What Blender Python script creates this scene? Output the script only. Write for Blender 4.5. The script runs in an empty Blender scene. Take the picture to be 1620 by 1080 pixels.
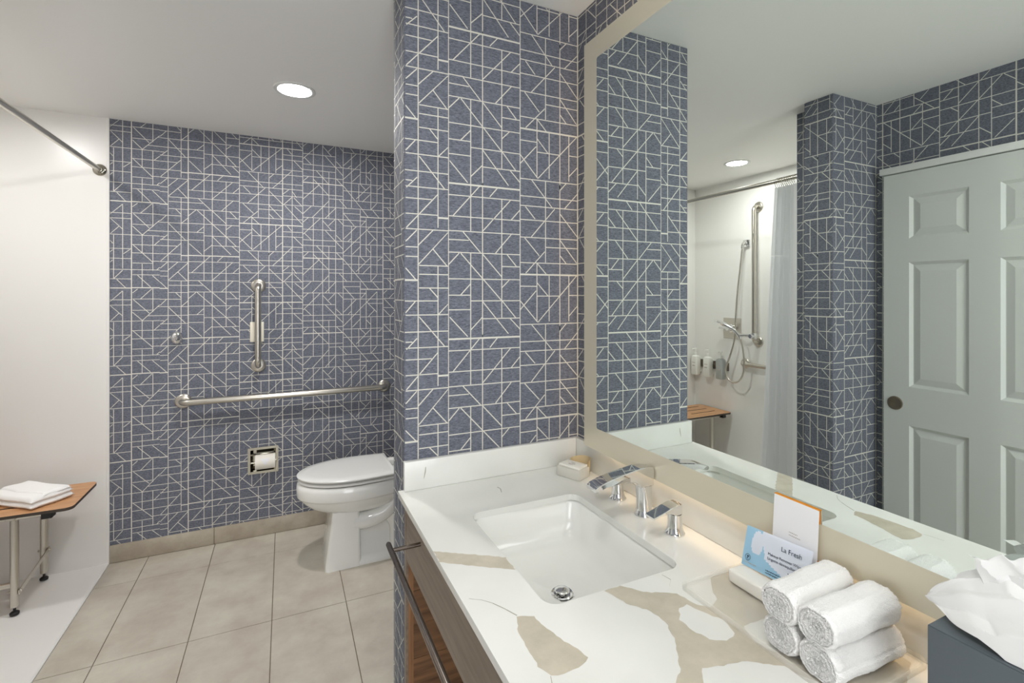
import bpy, bmesh, math, random
from mathutils import Vector, Matrix
random.seed(7)
SC = bpy.context.scene
COL = SC.collection
R = math.radians

# ------------------------------------------------------------------ camera, world, exposure
cam_d = bpy.data.cameras.new('camera')
cam_d.sensor_width = 36.0
cam_d.lens = 36.0 * 768.0 / 1620.0
cam_d.shift_y = -(540.0 - 467.0) / 1620.0
cam_d.clip_start = 0.02
cam = bpy.data.objects.new('camera', cam_d)
COL.objects.link(cam)
cam.location = (0, 0, 1.398)
cam.rotation_euler = (R(90), 0, -math.atan(360.0 / 768.0))
SC.camera = cam
world = bpy.data.worlds.new('world')
SC.world = world
world.use_nodes = True
world.node_tree.nodes['Background'].inputs[0].default_value = (0.97, 0.985, 1.0, 1)   # even fill light, let in by an opening added behind the camera
world.node_tree.nodes['Background'].inputs[1].default_value = 2.7
SC.view_settings.view_transform = 'Standard'
SC.view_settings.look = 'None'
SC.view_settings.gamma = 1.0
SC.view_settings.use_curve_mapping = False
SC.view_settings.exposure = 0.78
SC.cycles.max_bounces = 9
SC.cycles.diffuse_bounces = 6
SC.cycles.glossy_bounces = 5
SC.cycles.transmission_bounces = 6
SC.cycles.transparent_max_bounces = 8
LAMP_TOILET, LAMP_SHOWER, FILL_VANITY, FILL_ENTRY = 190.0, 122.0, 85.0, 105.0
LED = 3.4
LAMP_COL = (1.0, 0.985, 0.965)
LED_COL = (1.0, 0.74, 0.47)

# ------------------------------------------------------------------ main dimensions (metres)
H = 2.32            # ceiling
YB = 3.186          # back wall
YP, YP2 = 1.362, 1.506   # partition front / back faces
XP = 0.304          # partition end
XW = 0.879          # mirror wall
XM = 0.8335         # mirror plane
XE = -0.826         # where the shower starts
XS = -1.598         # shower side wall
YS = 1.625          # shower front wall
ZC = 0.852          # counter top
YF = -1.0           # wall behind the camera
XD = -0.94          # door wall

# ------------------------------------------------------------------ materials
def lin(c):
    out = []
    for v in c[:3]:
        v = v / 255.0
        out.append(v / 12.92 if v <= 0.04045 else ((v + 0.055) / 1.055) ** 2.4)
    return (out[0], out[1], out[2], 1.0)

def mat(name, rgb, rough=0.5, metal=0.0, **kw):
    m = bpy.data.materials.new(name)
    m.use_nodes = True
    b = m.node_tree.nodes['Principled BSDF']
    b.inputs['Base Color'].default_value = lin(rgb)
    b.inputs['Roughness'].default_value = rough
    b.inputs['Metallic'].default_value = metal
    for k, v in kw.items():
        b.inputs[k.replace('_', ' ')].default_value = v
    return m

def nodes(m):
    return m.node_tree.nodes, m.node_tree.links, m.node_tree.nodes['Principled BSDF']

def noise_col(m, rgb1, rgb2, scale=(1, 1, 1), nscale=5.0, detail=4.0, lo=0.35, hi=0.65, rough=0.5, bump=0.0, bdist=0.001):
    n, l, b = nodes(m)
    tc = n.new('ShaderNodeTexCoord'); mp = n.new('ShaderNodeMapping')
    g = n.new('ShaderNodeNewGeometry')
    mp.inputs['Scale'].default_value = scale
    l.new(g.outputs['Position'], mp.inputs['Vector'])
    t = n.new('ShaderNodeTexNoise'); t.inputs['Scale'].default_value = nscale
    t.inputs['Detail'].default_value = detail; t.inputs['Roughness'].default_value = rough
    l.new(mp.outputs['Vector'], t.inputs['Vector'])
    r = n.new('ShaderNodeValToRGB')
    r.color_ramp.elements[0].position = lo; r.color_ramp.elements[0].color = lin(rgb1)
    r.color_ramp.elements[1].position = hi; r.color_ramp.elements[1].color = lin(rgb2)
    l.new(t.outputs['Fac'], r.inputs['Fac'])
    l.new(r.outputs['Color'], b.inputs['Base Color'])
    if bump:
        bp = n.new('ShaderNodeBump'); bp.inputs['Strength'].default_value = bump; bp.inputs['Distance'].default_value = bdist
        l.new(t.outputs['Fac'], bp.inputs['Height']); l.new(bp.outputs['Normal'], b.inputs['Normal'])
    return m

def bump_only(m, scale, nscale, strength, dist=0.001, detail=3.0):
    n, l, b = nodes(m)
    g = n.new('ShaderNodeNewGeometry'); mp = n.new('ShaderNodeMapping'); mp.inputs['Scale'].default_value = scale
    l.new(g.outputs['Position'], mp.inputs['Vector'])
    t = n.new('ShaderNodeTexNoise'); t.inputs['Scale'].default_value = nscale; t.inputs['Detail'].default_value = detail
    l.new(mp.outputs['Vector'], t.inputs['Vector'])
    bp = n.new('ShaderNodeBump'); bp.inputs['Strength'].default_value = strength; bp.inputs['Distance'].default_value = dist
    l.new(t.outputs['Fac'], bp.inputs['Height']); l.new(bp.outputs['Normal'], b.inputs['Normal'])
    return m

def emit(name, col, strength):
    m = bpy.data.materials.new(name); m.use_nodes = True
    b = m.node_tree.nodes['Principled BSDF']
    b.inputs['Base Color'].default_value = (0.8, 0.8, 0.8, 1)
    b.inputs['Emission Color'].default_value = (*col, 1)
    b.inputs['Emission Strength'].default_value = strength
    return m

M = {}
M['paper'] = noise_col(mat('woven_wallpaper', (100, 103, 116), 0.75), (68, 72, 84), (128, 132, 145), (40, 40, 140), 3.0, 4.0, 0.33, 0.67, 0.75, 0.35, 0.001)
M['line'] = mat('wallpaper_line', (216, 214, 204), 0.6)
M['ceiling'] = bump_only(mat('ceiling_paint', (242, 241, 238), 0.55), (1, 1, 1), 90, 0.12, 0.002)
M['surround'] = mat('shower_panel', (234, 232, 229), 0.28)
M['pan'] = bump_only(mat('shower_pan', (238, 237, 234), 0.35), (1, 1, 1), 400, 0.1, 0.0005)
M['tile'] = noise_col(mat('floor_tile', (194, 187, 173), 0.42), (182, 172, 159), (203, 198, 184), (1, 1, 1), 5.0, 8.0, 0.35, 0.65, 0.62)
M['grout'] = mat('grout', (120, 108, 92), 0.9)
M['base_tile'] = noise_col(mat('baseboard_tile', (176, 166, 149), 0.45), (164, 153, 137), (187, 178, 162), (1, 1, 1), 8.0, 8.0, 0.35, 0.65, 0.62)
M['quartz'] = noise_col(mat('white_quartz', (229, 229, 225), 0.12), (225, 225, 220), (233, 233, 229), (1, 1, 1), 3.0, 5.0, 0.4, 0.6)
M['beige'] = noise_col(mat('beige_quartz_vein', (196, 188, 170), 0.14), (187, 180, 162), (205, 196, 179), (1, 1, 1), 14.0, 8.0, 0.35, 0.65, 0.65)
M['vein'] = mat('grey_quartz_vein', (176, 172, 160), 0.14)
M['porcelain'] = mat('white_porcelain', (236, 236, 232), 0.08, 0.0, Coat_Weight=0.5, Coat_Roughness=0.03)
M['plastic'] = mat('white_plastic', (228, 228, 224), 0.3)
M['seatplastic'] = mat('toilet_seat_plastic', (230, 230, 227), 0.22)
M['chrome'] = mat('chrome', (232, 232, 232), 0.04, 1.0)
M['chrome_dark'] = mat('chrome_shadow', (120, 120, 120), 0.15, 1.0)
M['steel'] = bump_only(mat('brushed_steel', (205, 200, 190), 0.28, 1.0), (1, 1, 1), 600, 0.08, 0.0004)
M['polished'] = mat('polished_steel', (172, 168, 155), 0.12, 1.0)
M['pull'] = mat('satin_bronze', (150, 138, 122), 0.35, 1.0)
M['bronze'] = mat('dark_bronze', (130, 120, 112), 0.24, 1.0)
M['black'] = mat('black_rubber', (34, 33, 33), 0.6)
M['mirror'] = mat('mirror_glass', (236, 243, 238), 0.0, 1.0)
M['frost'] = mat('frosted_glass', (208, 202, 182), 0.38, 0.45, Emission_Color=(1.0, 0.86, 0.64, 1), Emission_Strength=0.04)
M['led'] = emit('warm_led', LED_COL, LED)
M['led_side'] = emit('warm_led_dim', LED_COL, LED * 0.6)
M['door'] = bump_only(mat('door_paint', (203, 206, 202), 0.4), (60, 60, 3), 6.0, 0.12, 0.001)
M['trim'] = mat('white_trim', (226, 227, 224), 0.4)
M['towel'] = bump_only(mat('white_terry', (250, 249, 247), 0.95, 0.0, Sheen_Weight=0.6), (1, 1, 1), 700, 0.7, 0.003, 2.0)
M['towel_smooth'] = bump_only(mat('white_towel', (250, 249, 248), 0.95), (1, 1, 1), 500, 0.35, 0.002, 2.0)
M['tissue'] = mat('tissue_paper', (226, 226, 225), 0.9)
M['slate'] = mat('slate_leatherette', (84, 92, 98), 0.45)
M['curtain'] = mat('curtain_fabric', (247, 248, 250), 0.8)
_n, _l, _b = nodes(M['curtain'])
_t = _n.new('ShaderNodeBsdfTranslucent'); _t.inputs['Color'].default_value = lin((248, 248, 249))
_x = _n.new('ShaderNodeMixShader'); _x.inputs[0].default_value = 0.55
_l.new(_b.outputs[0], _x.inputs[1]); _l.new(_t.outputs[0], _x.inputs[2]); _l.new(_x.outputs[0], _n['Material Output'].inputs['Surface'])
M['orange_wood'] = noise_col(mat('teak_laminate', (198, 148, 104), 0.38), (178, 126, 84), (214, 166, 120), (3, 60, 60), 2.0, 6.0, 0.3, 0.7)
M['edge'] = mat('dark_core_edge', (72, 62, 54), 0.5)
M['walnut'] = noise_col(mat('taupe_walnut', (124, 108, 94), 0.38), (110, 94, 82), (138, 122, 106), (30, 2.5, 30), 2.5, 6.0, 0.3, 0.7)
M['walnut2'] = noise_col(mat('brown_plank_wood', (112, 80, 56), 0.4), (82, 54, 36), (140, 102, 70), (2.5, 30, 26), 2.2, 6.0, 0.3, 0.7)
M['oak'] = noise_col(mat('stile_wood', (140, 100, 66), 0.45), (122, 84, 54), (156, 114, 78), (60, 60, 3), 2.0, 4.0, 0.3, 0.7)
M['paper_white'] = mat('white_card', (236, 236, 238), 0.55)
M['orange'] = mat('orange_card', (235, 150, 30), 0.5)
M['sachet'] = mat('sachet_film', (222, 228, 240), 0.3)
M['sachet_blue'] = mat('sachet_blue_print', (160, 204, 230), 0.3)
M['ink'] = mat('dark_ink', (28, 44, 66), 0.6)
M['ink_grey'] = mat('pale_grey_ink', (186, 178, 172), 0.6)
M['acrylic'] = mat('clear_acrylic', (250, 247, 238), 0.1, 0.0, Alpha=0.16)
M['frost_acrylic'] = mat('frosted_acrylic', (248, 245, 236), 0.3, 0.0, Transmission_Weight=0.35, IOR=1.3)
M['soap'] = mat('ivory_soap', (245, 242, 234), 0.45)
M['kraft'] = mat('beige_paper', (206, 188, 150), 0.7)
M['roll'] = mat('tissue_roll', (240, 236, 226), 0.9)
M['grey_bottle'] = mat('grey_bottle', (172, 176, 174), 0.35)
M['white_bottle'] = mat('white_bottle', (236, 236, 230), 0.3)
M['cream'] = mat('cream_plastic', (228, 222, 205), 0.4)
M['lens_t'] = emit('lamp_lens_toilet', LAMP_COL, LAMP_TOILET)
M['lens_s'] = emit('lamp_lens_shower', LAMP_COL, LAMP_SHOWER)
M['lens_v'] = emit('fill_lens_vanity', LAMP_COL, FILL_VANITY)
M['lens_e'] = emit('fill_lens_entry', LAMP_COL, FILL_ENTRY)

# ------------------------------------------------------------------ object helpers
ORIG = {}
def tag(o, label=None, cat=None, group=None, kind=None):
    if label: o['label'] = label
    if cat: o['category'] = cat
    if group: o['group'] = group
    if kind: o['kind'] = kind
    return o

def empty(name, loc, label=None, cat=None, group=None):
    o = bpy.data.objects.new(name, None)
    o.empty_display_size = 0.05
    COL.objects.link(o)
    o.location = loc
    ORIG[o] = Vector(loc)
    return tag(o, label, cat, group)

def obj(name, bm, m, parent=None, smooth=40, loc=None):
    me = bpy.data.meshes.new(name)
    if parent is not None:
        org = ORIG[parent]
    elif loc is not None:
        org = Vector(loc)
    else:
        lo = Vector((1e9,) * 3); hi = Vector((-1e9,) * 3)
        for v in bm.verts:
            for i in range(3):
                lo[i] = min(lo[i], v.co[i]); hi[i] = max(hi[i], v.co[i])
        org = Vector(((lo.x + hi.x) / 2, (lo.y + hi.y) / 2, lo.z))
    bmesh.ops.translate(bm, verts=bm.verts, vec=-org)
    bmesh.ops.recalc_face_normals(bm, faces=[f for f in bm.faces if f.material_index < 5])
    bm.to_mesh(me); bm.free()
    for mm in (m if isinstance(m, (list, tuple)) else [m]):
        me.materials.append(M[mm])
    if smooth:
        me.polygons.foreach_set('use_smooth', [True] * len(me.polygons))
        me.set_sharp_from_angle(angle=R(smooth))
    o = bpy.data.objects.new(name, me)
    COL.objects.link(o)
    ORIG[o] = org.copy()
    if parent is not None:
        o.parent = parent
    else:
        o.location = org
    return o

def share(o, parent, dloc=(0, 0, 0), name=None):
    """another object with the same mesh, moved by dloc"""
    c = o.copy(); COL.objects.link(c)
    if name: c.name = name
    c.parent = parent
    c.location = Vector(o.location) + Vector(dloc) if parent is not None else ORIG[o] + Vector(dloc)
    ORIG[c] = ORIG[o] + Vector(dloc)
    return c

def B(): return bmesh.new()

def box(bm, x0, x1, y0, y1, z0, z1, bev=0.0, seg=2, mi=0):
    g = bmesh.ops.create_cube(bm, size=1.0)
    vs = g['verts']
    for v in vs:
        v.co = Vector(((x0 + x1) / 2 + v.co.x * (x1 - x0), (y0 + y1) / 2 + v.co.y * (y1 - y0), (z0 + z1) / 2 + v.co.z * (z1 - z0)))
    if bev > 0:
        es = list({e for v in vs for e in v.link_edges})
        r = bmesh.ops.bevel(bm, geom=es, offset=bev, segments=seg, profile=0.5, affect='EDGES')
        vs = list({v for f in r['faces'] for v in f.verts})
    if mi:
        for f in {f for v in vs for f in v.link_faces}: f.material_index = mi
    return vs

def ring_faces(bm, rings, closed_ring=True, cap0=True, cap1=True, mi=0):
    vr = [[bm.verts.new(p) for p in r] for r in rings]
    n = len(vr[0])
    for a, b in zip(vr[:-1], vr[1:]):
        for i in range(n if closed_ring else n - 1):
            j = (i + 1) % n
            try:
                f = bm.faces.new((a[i], a[j], b[j], b[i])); f.material_index = mi
            except ValueError: pass
    if cap0 and n > 2:
        f = bm.faces.new(list(reversed(vr[0]))); f.material_index = mi
    if cap1 and n > 2:
        f = bm.faces.new(vr[-1]); f.material_index = mi
    return vr

def frame_of(d):
    d = Vector(d).normalized()
    up = Vector((0, 0, 1)) if abs(d.z) < 0.9 else Vector((1, 0, 0))
    u = d.cross(up).normalized(); v = d.cross(u).normalized()
    return u, v

def tube(bm, pts, r, seg=14, mi=0, cap=True, sy=1.0):
    pts = [Vector(p) for p in pts]
    rr = r if isinstance(r, (list, tuple)) else [r] * len(pts)
    rings = []
    d0 = (pts[1] - pts[0]).normalized()
    u, v = frame_of(d0)
    for i, p in enumerate(pts):
        if i == 0: d = pts[1] - pts[0]
        elif i == len(pts) - 1: d = pts[-1] - pts[-2]
        else: d = (pts[i + 1] - pts[i]).normalized() + (pts[i] - pts[i - 1]).normalized()
        d.normalize()
        u = (u - d * u.dot(d)).normalized(); v = d.cross(u).normalized()
        rings.append([p + (u * math.cos(2 * math.pi * k / seg) + v * sy * math.sin(2 * math.pi * k / seg)) * rr[i] for k in range(seg)])
    ring_faces(bm, rings, True, cap, cap, mi)

def arc_pts(c, a, b, r, a0, a1, n):
    """points on an arc about c, unit axes a and b"""
    c, a, b = Vector(c), Vector(a), Vector(b)
    return [c + (a * math.cos(t) + b * math.sin(t)) * r for t in [a0 + (a1 - a0) * i / n for i in range(n + 1)]]

def smooth_path(pts, n=6):
    """Catmull-Rom through pts"""
    P = [Vector(p) for p in pts]
    P = [P[0] * 2 - P[1]] + P + [P[-1] * 2 - P[-2]]
    out = []
    for i in range(1, len(P) - 2):
        for k in range(n):
            t = k / n
            a, b, c, d = P[i - 1], P[i], P[i + 1], P[i + 2]
            out.append(0.5 * ((2 * b) + (c - a) * t + (2 * a - 5 * b + 4 * c - d) * t * t + (3 * b - a - 3 * c + d) * t ** 3))
    out.append(P[-2])
    return out

def lathe(bm, c, axis, prof, seg=28, mi=0, cap0=True, cap1=True):
    """prof: (distance along axis, radius)"""
    c = Vector(c); ax = Vector(axis).normalized(); u, v = frame_of(ax)
    rings = [[c + ax * h + (u * math.cos(2 * math.pi * k / seg) + v * math.sin(2 * math.pi * k / seg)) * max(r, 1e-5) for k in range(seg)] for h, r in prof]
    ring_faces(bm, rings, True, cap0, cap1, mi)

def plate(bm, outer, holes, f, t, mi=0):
    """flat plate with holes. outer/holes: 2D loops; f maps (a, b, depth) to 3D; depth 0 is the face, t the back"""
    fr = []
    loops = [outer] + list(holes)
    es = []
    vl = []
    for lp in loops:
        vs = [bm.verts.new(f(a, b, 0.0)) for a, b in lp]
        vl.append(vs)
        for i in range(len(vs)):
            es.append(bm.edges.new((vs[i], vs[(i + 1) % len(vs)])))
    r = bmesh.ops.triangle_fill(bm, use_beauty=True, use_dissolve=False, edges=es)
    faces = [g for g in r['geom'] if isinstance(g, bmesh.types.BMFace)]
    for fc in faces: fc.material_index = mi
    if t:
        back = {}
        for lp, vs in zip(loops, vl):
            for (a, b), v in zip(lp, vs): back[v] = bm.verts.new(f(a, b, t))
        for vs in vl:
            for i in range(len(vs)):
                a, b = vs[i], vs[(i + 1) % len(vs)]
                q = bm.faces.new((a, b, back[b], back[a])); q.material_index = mi
        for fc in faces:
            q = bm.faces.new([back[v] for v in reversed(fc.verts)]); q.material_index = mi
    return vl

def rrect(x0, x1, y0, y1, r, n=6):
    out = []
    for cx, cy, a in ((x1 - r, y1 - r, 0), (x0 + r, y1 - r, 90), (x0 + r, y0 + r, 180), (x1 - r, y0 + r, 270)):
        for i in range(n + 1):
            t = R(a + 90 * i / n)
            out.append((cx + r * math.cos(t), cy + r * math.sin(t)))
    return out

def rect(x0, x1, y0, y1): return [(x0, y0), (x1, y0), (x1, y1), (x0, y1)]

def xform(bm, vs, mtx):
    bmesh.ops.transform(bm, matrix=mtx, verts=vs)

def struct(name, bm, m, parent=None, smooth=0):
    o = obj(name, bm, m, parent, smooth)
    if parent is None: o['kind'] = 'structure'
    return o

# ------------------------------------------------------------------ wallpaper print: line segments in mm (s, z, s, z, weight), repeating
SEGS = [tuple(int(v) for v in t.split(',')) for t in """0,2,247,2,2 0,-32,247,-32,0 0,-94,247,-94,0 0,-137,247,-137,0 0,-163,68,-163,0 0,-200,247,-200,0 181,-238,247,-238,0 0,-278,247,-278,0 0,-326,74,-326,0 74,-343,247,-343,0 0,-369,74,-369,0 114,-397,247,-397,0 74,-200,74,-371,0 74,-371,74,-454,0 74,7,74,-135,0 114,11,114,-453,0 181,-33,181,-395,0 5,-390,64,-449,0 75,-429,114,-392,0 115,-346,205,-445,0 182,-343,231,-396,0 211,-398,246,-431,0 15,-94,107,4,0 139,-28,166,1,0 115,-133,213,-32,0 215,-93,247,-60,0 48,-138,107,-198,0 159,-198,216,-137,0 2,-236,36,-202,0 41,-202,181,-343,0 114,-202,181,-270,0 199,-200,233,-236,0 41,-325,74,-292,0 181,-304,210,-277,0 247,39,471,39,0 247,-15,471,-15,0 247,-45,471,-45,0 247,-89,471,-89,0 247,-144,471,-144,0 343,-173,471,-173,0 247,-224,471,-224,0 247,-261,471,-261,2 247,-298,310,-298,0 311,-329,399,-329,0 435,-327,471,-327,0 343,38,343,-222,0 310,-226,310,-411,0 357,-263,357,-410,0 399,31,399,-440,0 435,-260,435,-411,0 247,4,247,-453,0 247,-343,313,-412,0 247,-372,307,-312,0 314,-412,467,-262,0 290,38,371,-47,0 435,-395,471,-361,0 400,14,424,38,0 418,-44,471,9,0 267,-48,303,-85,0 289,-142,379,-48,0 400,-63,471,-136,0 264,-146,319,-201,0 400,-148,467,-221,0 400,-198,424,-223,0 268,-257,340,-187,0 311,-225,346,-259,0 310,-286,353,-329,0 -130,-181,-92,-181,2 -33,0,0,0,2 -130,129,0,129,0 -128,101,-109,101,0 -128,84,0,84,0 -128,51,-52,51,0 -128,7,-33,7,0 -128,-36,0,-36,0 -128,-87,-92,-87,0 -128,-114,-92,-114,0 -89,-139,0,-139,0 -89,-164,0,-164,0 -89,-203,0,-203,0 -130,-240,-33,-240,0 -128,-280,0,-280,0 -92,133,-92,-324,0 -33,-139,-33,-486,0 -89,172,-11,83,0 -126,80,-95,111,0 -126,-33,-33,68,0 -128,-72,-96,-39,0 -91,-81,-48,-37,0 -90,-135,-1,-40,0 -48,-91,-5,-139,0 -128,-147,-99,-179,0 -59,-203,-33,-231,0 -32,-280,0,-248,0 -128,-273,-100,-241,0 471,-85,581,-85,0 471,-138,581,-138,0 471,-222,581,-222,0 471,-260,581,-260,2 474,-298,581,-298,0 471,-327,581,-327,0 473,-387,581,-387,0 471,-417,581,-417,0 471,-471,581,-471,0 471,-501,581,-501,0 471,-85,471,-540,1 523,-80,523,-539,0 581,8,581,-450,0 474,-140,522,-90,0 484,-143,581,-251,0 537,-145,581,-184,0 532,-92,577,-139,0 524,-513,547,-547,0 496,-262,520,-291,0 532,-328,581,-378,0 471,-444,520,-392,0 471,-534,504,-504,0 581,7,812,7,2 581,-59,812,-59,0 732,-81,812,-81,0 581,-133,812,-133,0 581,-204,812,-204,0 581,-276,768,-276,0 581,-340,812,-340,0 581,-373,768,-373,0 581,-412,812,-412,0 640,9,640,-131,0 640,-205,640,-453,0 693,8,693,-451,0 729,-375,729,-663,0 768,7,768,-452,0 812,5,812,-453,0 583,-443,612,-414,0 641,-427,728,-519,0 581,-96,675,1,0 658,-375,726,-447,0 773,-413,812,-454,0 697,-132,726,-98,0 582,-183,628,-135,0 633,-204,693,-136,0 708,-203,768,-136,0 789,-83,834,-132,0 582,-234,612,-205,0 582,-308,678,-207,0 694,-219,743,-275,0 726,-248,763,-208,0 781,-204,812,-237,0 589,-299,628,-338,0 708,-278,812,-389,0 771,-304,806,-340,0 812,28,1056,28,0 812,-24,1056,-24,0 812,-82,1056,-82,0 812,-132,1056,-132,0 814,-164,915,-164,0 915,-180,1056,-180,2 812,-205,950,-205,0 812,-242,1056,-242,0 964,-270,1056,-270,0 812,-340,915,-340,0 915,-355,1056,-355,0 862,-240,862,-584,0 915,-136,915,-432,0 906,28,906,-81,0 951,-187,951,-431,0 980,-359,980,-586,0 1018,-195,1018,-534,0 1056,26,1056,-431,0 867,-419,915,-368,0 812,-412,1018,-195,0 812,8,964,-179,0 915,26,947,-6,0 890,-69,976,20,0 927,-85,976,-33,0 1022,1,1049,24,0 981,-130,1018,-86,0 993,-135,1031,-179,0 816,-167,878,-239,0 814,-325,893,-241,0 839,-340,859,-320,0 921,-235,947,-205,0 955,-261,1018,-327,0 964,-355,1002,-313,0 953,-375,977,-403,0 -249,410,-160,410,0 -251,375,-130,375,0 -249,348,-130,348,0 -251,279,-130,279,2 -249,219,-130,219,0 -249,159,-163,159,0 -136,178,-130,178,0 -182,129,-130,129,0 -251,102,-130,102,0 -251,51,-130,51,0 -251,7,-130,7,0 -159,-35,-130,-35,0 -253,374,-253,-75,1 -207,406,-207,281,0 -207,105,-207,7,0 -160,275,-160,149,0 -160,101,-160,-85,0 -227,345,-170,283,0 -162,345,-130,311,0 -249,251,-227,272,0 -214,220,-164,274,0 -245,216,-176,143,0 -206,104,-130,187,0 -249,149,-207,105,0 -155,51,-130,77,0 -247,50,-160,-41,0 -142,377,-130,390,0 0,0,0,457,1""".split()]
PW, PZ = 1.3087, 0.457

def clip(a, b, lo, hi):
    t0, t1 = 0.0, 1.0
    for i in range(2):
        d = b[i] - a[i]
        if abs(d) < 1e-9:
            if a[i] < lo[i] or a[i] > hi[i]: return None
        else:
            u, v = (lo[i] - a[i]) / d, (hi[i] - a[i]) / d
            if u > v: u, v = v, u
            t0, t1 = max(t0, u), min(t1, v)
    return (t0, t1) if t1 - t0 > 1e-4 else None

def print_lines(bm, O, U, N, strips, z0, z1, hole=None, mi=1):
    """strips: (u0, u1, s at u0, scale, height of the pattern's zero); draws the wallpaper's pale lines"""
    O, U, N = Vector(O), Vector(U), Vector(N)
    for u0, u1, s0, sc, zz in strips:
        sA, sB = s0, s0 + (u1 - u0) / sc
        for k in range(int(math.floor((sA - 1.06) / PW)), int(math.ceil((sB + 0.26) / PW)) + 1):
            for a, b, c, d, w in SEGS:
                a_, c_ = a / 1000 + k * PW, c / 1000 + k * PW
                if max(a_, c_) < sA - 0.001 or min(a_, c_) > sB + 0.001: continue
                for j in range(-6, 7):
                    p = (u0 + (a_ - sA) * sc, zz + b / 1000 + j * PZ)
                    q = (u0 + (c_ - sA) * sc, zz + d / 1000 + j * PZ)
                    t = clip(p, q, (u0, z0), (u1, z1))
                    if not t: continue
                    ivs = [t]
                    if hole:
                        h = clip(p, q, (hole[0], hole[2]), (hole[1], hole[3]))
                        if h: ivs = [(t[0], min(t[1], h[0])), (max(t[0], h[1]), t[1])]
                    dx, dz = q[0] - p[0], q[1] - p[1]
                    L = math.hypot(dx, dz)
                    wd = (0.0015, 0.0023, 0.0026)[w]
                    nx, nz = -dz / L * wd, dx / L * wd
                    for ta, tb in ivs:
                        if tb - ta < 1e-4: continue
                        A = (p[0] + dx * ta, p[1] + dz * ta); Bq = (p[0] + dx * tb, p[1] + dz * tb)
                        off = 0.0003 + 0.00006 * w + (0.00004 if abs(dx) < 1e-6 else 0)
                        qs = []
                        for (x, z) in ((A[0] - nx, A[1] - nz), (Bq[0] - nx, Bq[1] - nz), (Bq[0] + nx, Bq[1] + nz), (A[0] + nx, A[1] + nz)):
                            x = min(max(x, u0), u1); z = min(max(z, z0), z1)
                            qs.append(bm.verts.new(O + U * x + Vector((0, 0, z)) + N * off))
                        try:
                            f = bm.faces.new(qs); f.material_index = mi
                        except ValueError: pass

# ------------------------------------------------------------------ the setting
# floor: slab with recessed grout, tiles on top
bm = B(); box(bm, XS - 0.1, XW + 0.1, YF - 0.1, YB + 0.1, -0.08, -0.003)
floor = struct('floor', bm, 'grout')
xs = [XE - 0.0005, -0.657, -0.353, -0.049, 0.255, 0.559, 0.863, XW]
ys = [YB, 2.94, 2.33, 1.72, 1.11, 0.50, -0.11, -0.72, YF]
g = 0.0016
cache = {}
for i in range(len(xs) - 1):
    for j in range(len(ys) - 1):
        w, d = xs[i + 1] - xs[i], ys[j] - ys[j + 1]
        if w < 0.03: continue
        key = (round(w, 3), round(d, 3))
        c = Vector(((xs[i] + xs[i + 1]) / 2, (ys[j] + ys[j + 1]) / 2, 0))
        if key in cache:
            o = cache[key].copy(); COL.objects.link(o)
        else:
            bm = B(); box(bm, -w / 2 + g, w / 2 - g, -d / 2 + g, d / 2 - g, -0.008, 0.0, 0.0008, 1)
            me = bpy.data.meshes.new('tile'); bm.to_mesh(me); bm.free(); me.materials.append(M['tile'])
            o = bpy.data.objects.new('tile', me); COL.objects.link(o); cache[key] = o
        o.parent = floor; o.location = c - ORIG[floor]
for k, (y0, y1) in enumerate(((YF, -0.11), (-0.11, 0.5), (0.5, 1.11), (1.11, 1.382))):
    bm = B(); box(bm, XD, XE + 0.002, y0 + g, y1 - g, -0.008, 0.0, 0.0008, 1)
    obj('tile', bm, 'tile', floor, 0)

bm = B(); box(bm, XS - 0.1, XW + 0.1, YF - 0.1, YB + 0.1, H, H + 0.1)
ceiling = struct('ceiling', bm, 'ceiling')

# shower pan with a low rounded lip along the tiled floor
bm = B()
prof = [(XS, -0.02), (XS, 0.004), (XE - 0.10, 0.001), (XE - 0.035, 0.003), (XE - 0.02, 0.007), (XE - 0.006, 0.007), (XE, 0.003), (XE, -0.02)]
ring_faces(bm, [[(x, YS, z) for x, z in prof], [(x, YB, z) for x, z in prof]])
struct('floor_shower', bm, 'pan', None, 30)

# back wall, papered, with the hole for the recessed paper holder
HOLE = (-0.182, -0.042, 0.372, 0.505)
bm = B()
plate(bm, rect(XE, XW, 0, H), [rect(*HOLE)], lambda a, b, t: (a, YB + t, b), 0.1)
c3b = -0.481
print_lines(bm, (0, YB, 0), (1, 0, 0), (0, -1, 0), [(XE, XW, XE - c3b, 1.0, 1.6166)], 0.0, H, HOLE)
struct('wall_back', bm, ['paper', 'line'])
bm = B(); box(bm, XS - 0.1, XE - 0.0005, YB - 0.008, YB + 0.1, 0, H)
box(bm, XE - 0.012, XE + 0.0005, YB - 0.010, YB + 0.05, 0, H, 0.002, 2)
struct('wall_shower_back', bm, 'surround')
bm = B(); box(bm, XS - 0.1, XS, YS - 0.1, YB + 0.1, 0, H)
struct('wall_shower_side', bm, 'surround')

# partition with wallpaper on its end, front and back
bm = B(); box(bm, XP, XW + 0.05, YP, YP2, 0, H, 0.004, 2)
kp = 1.0 / 1.0569
print_lines(bm, (0, YP, 0), (1, 0, 0), (0, -1, 0), [(XP + 0.002, 0.4324, -0.1304, 0.985, 1.622), (0.4324, XW, 0.0, kp, 1.7245)], ZC, H)
print_lines(bm, (XP, YP2, 0), (0, -1, 0), (-1, 0, 0), [(0.002, 0.142, -0.272, 1.0, 1.622)], 0.0, H)
print_lines(bm, (0, YP2, 0), (-1, 0, 0), (0, 1, 0), [(-XW, -XP - 0.002, 0.2, 1.0, 1.6166)], 0.0, H)
struct('wall_partition', bm, ['paper', 'line'])

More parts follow.
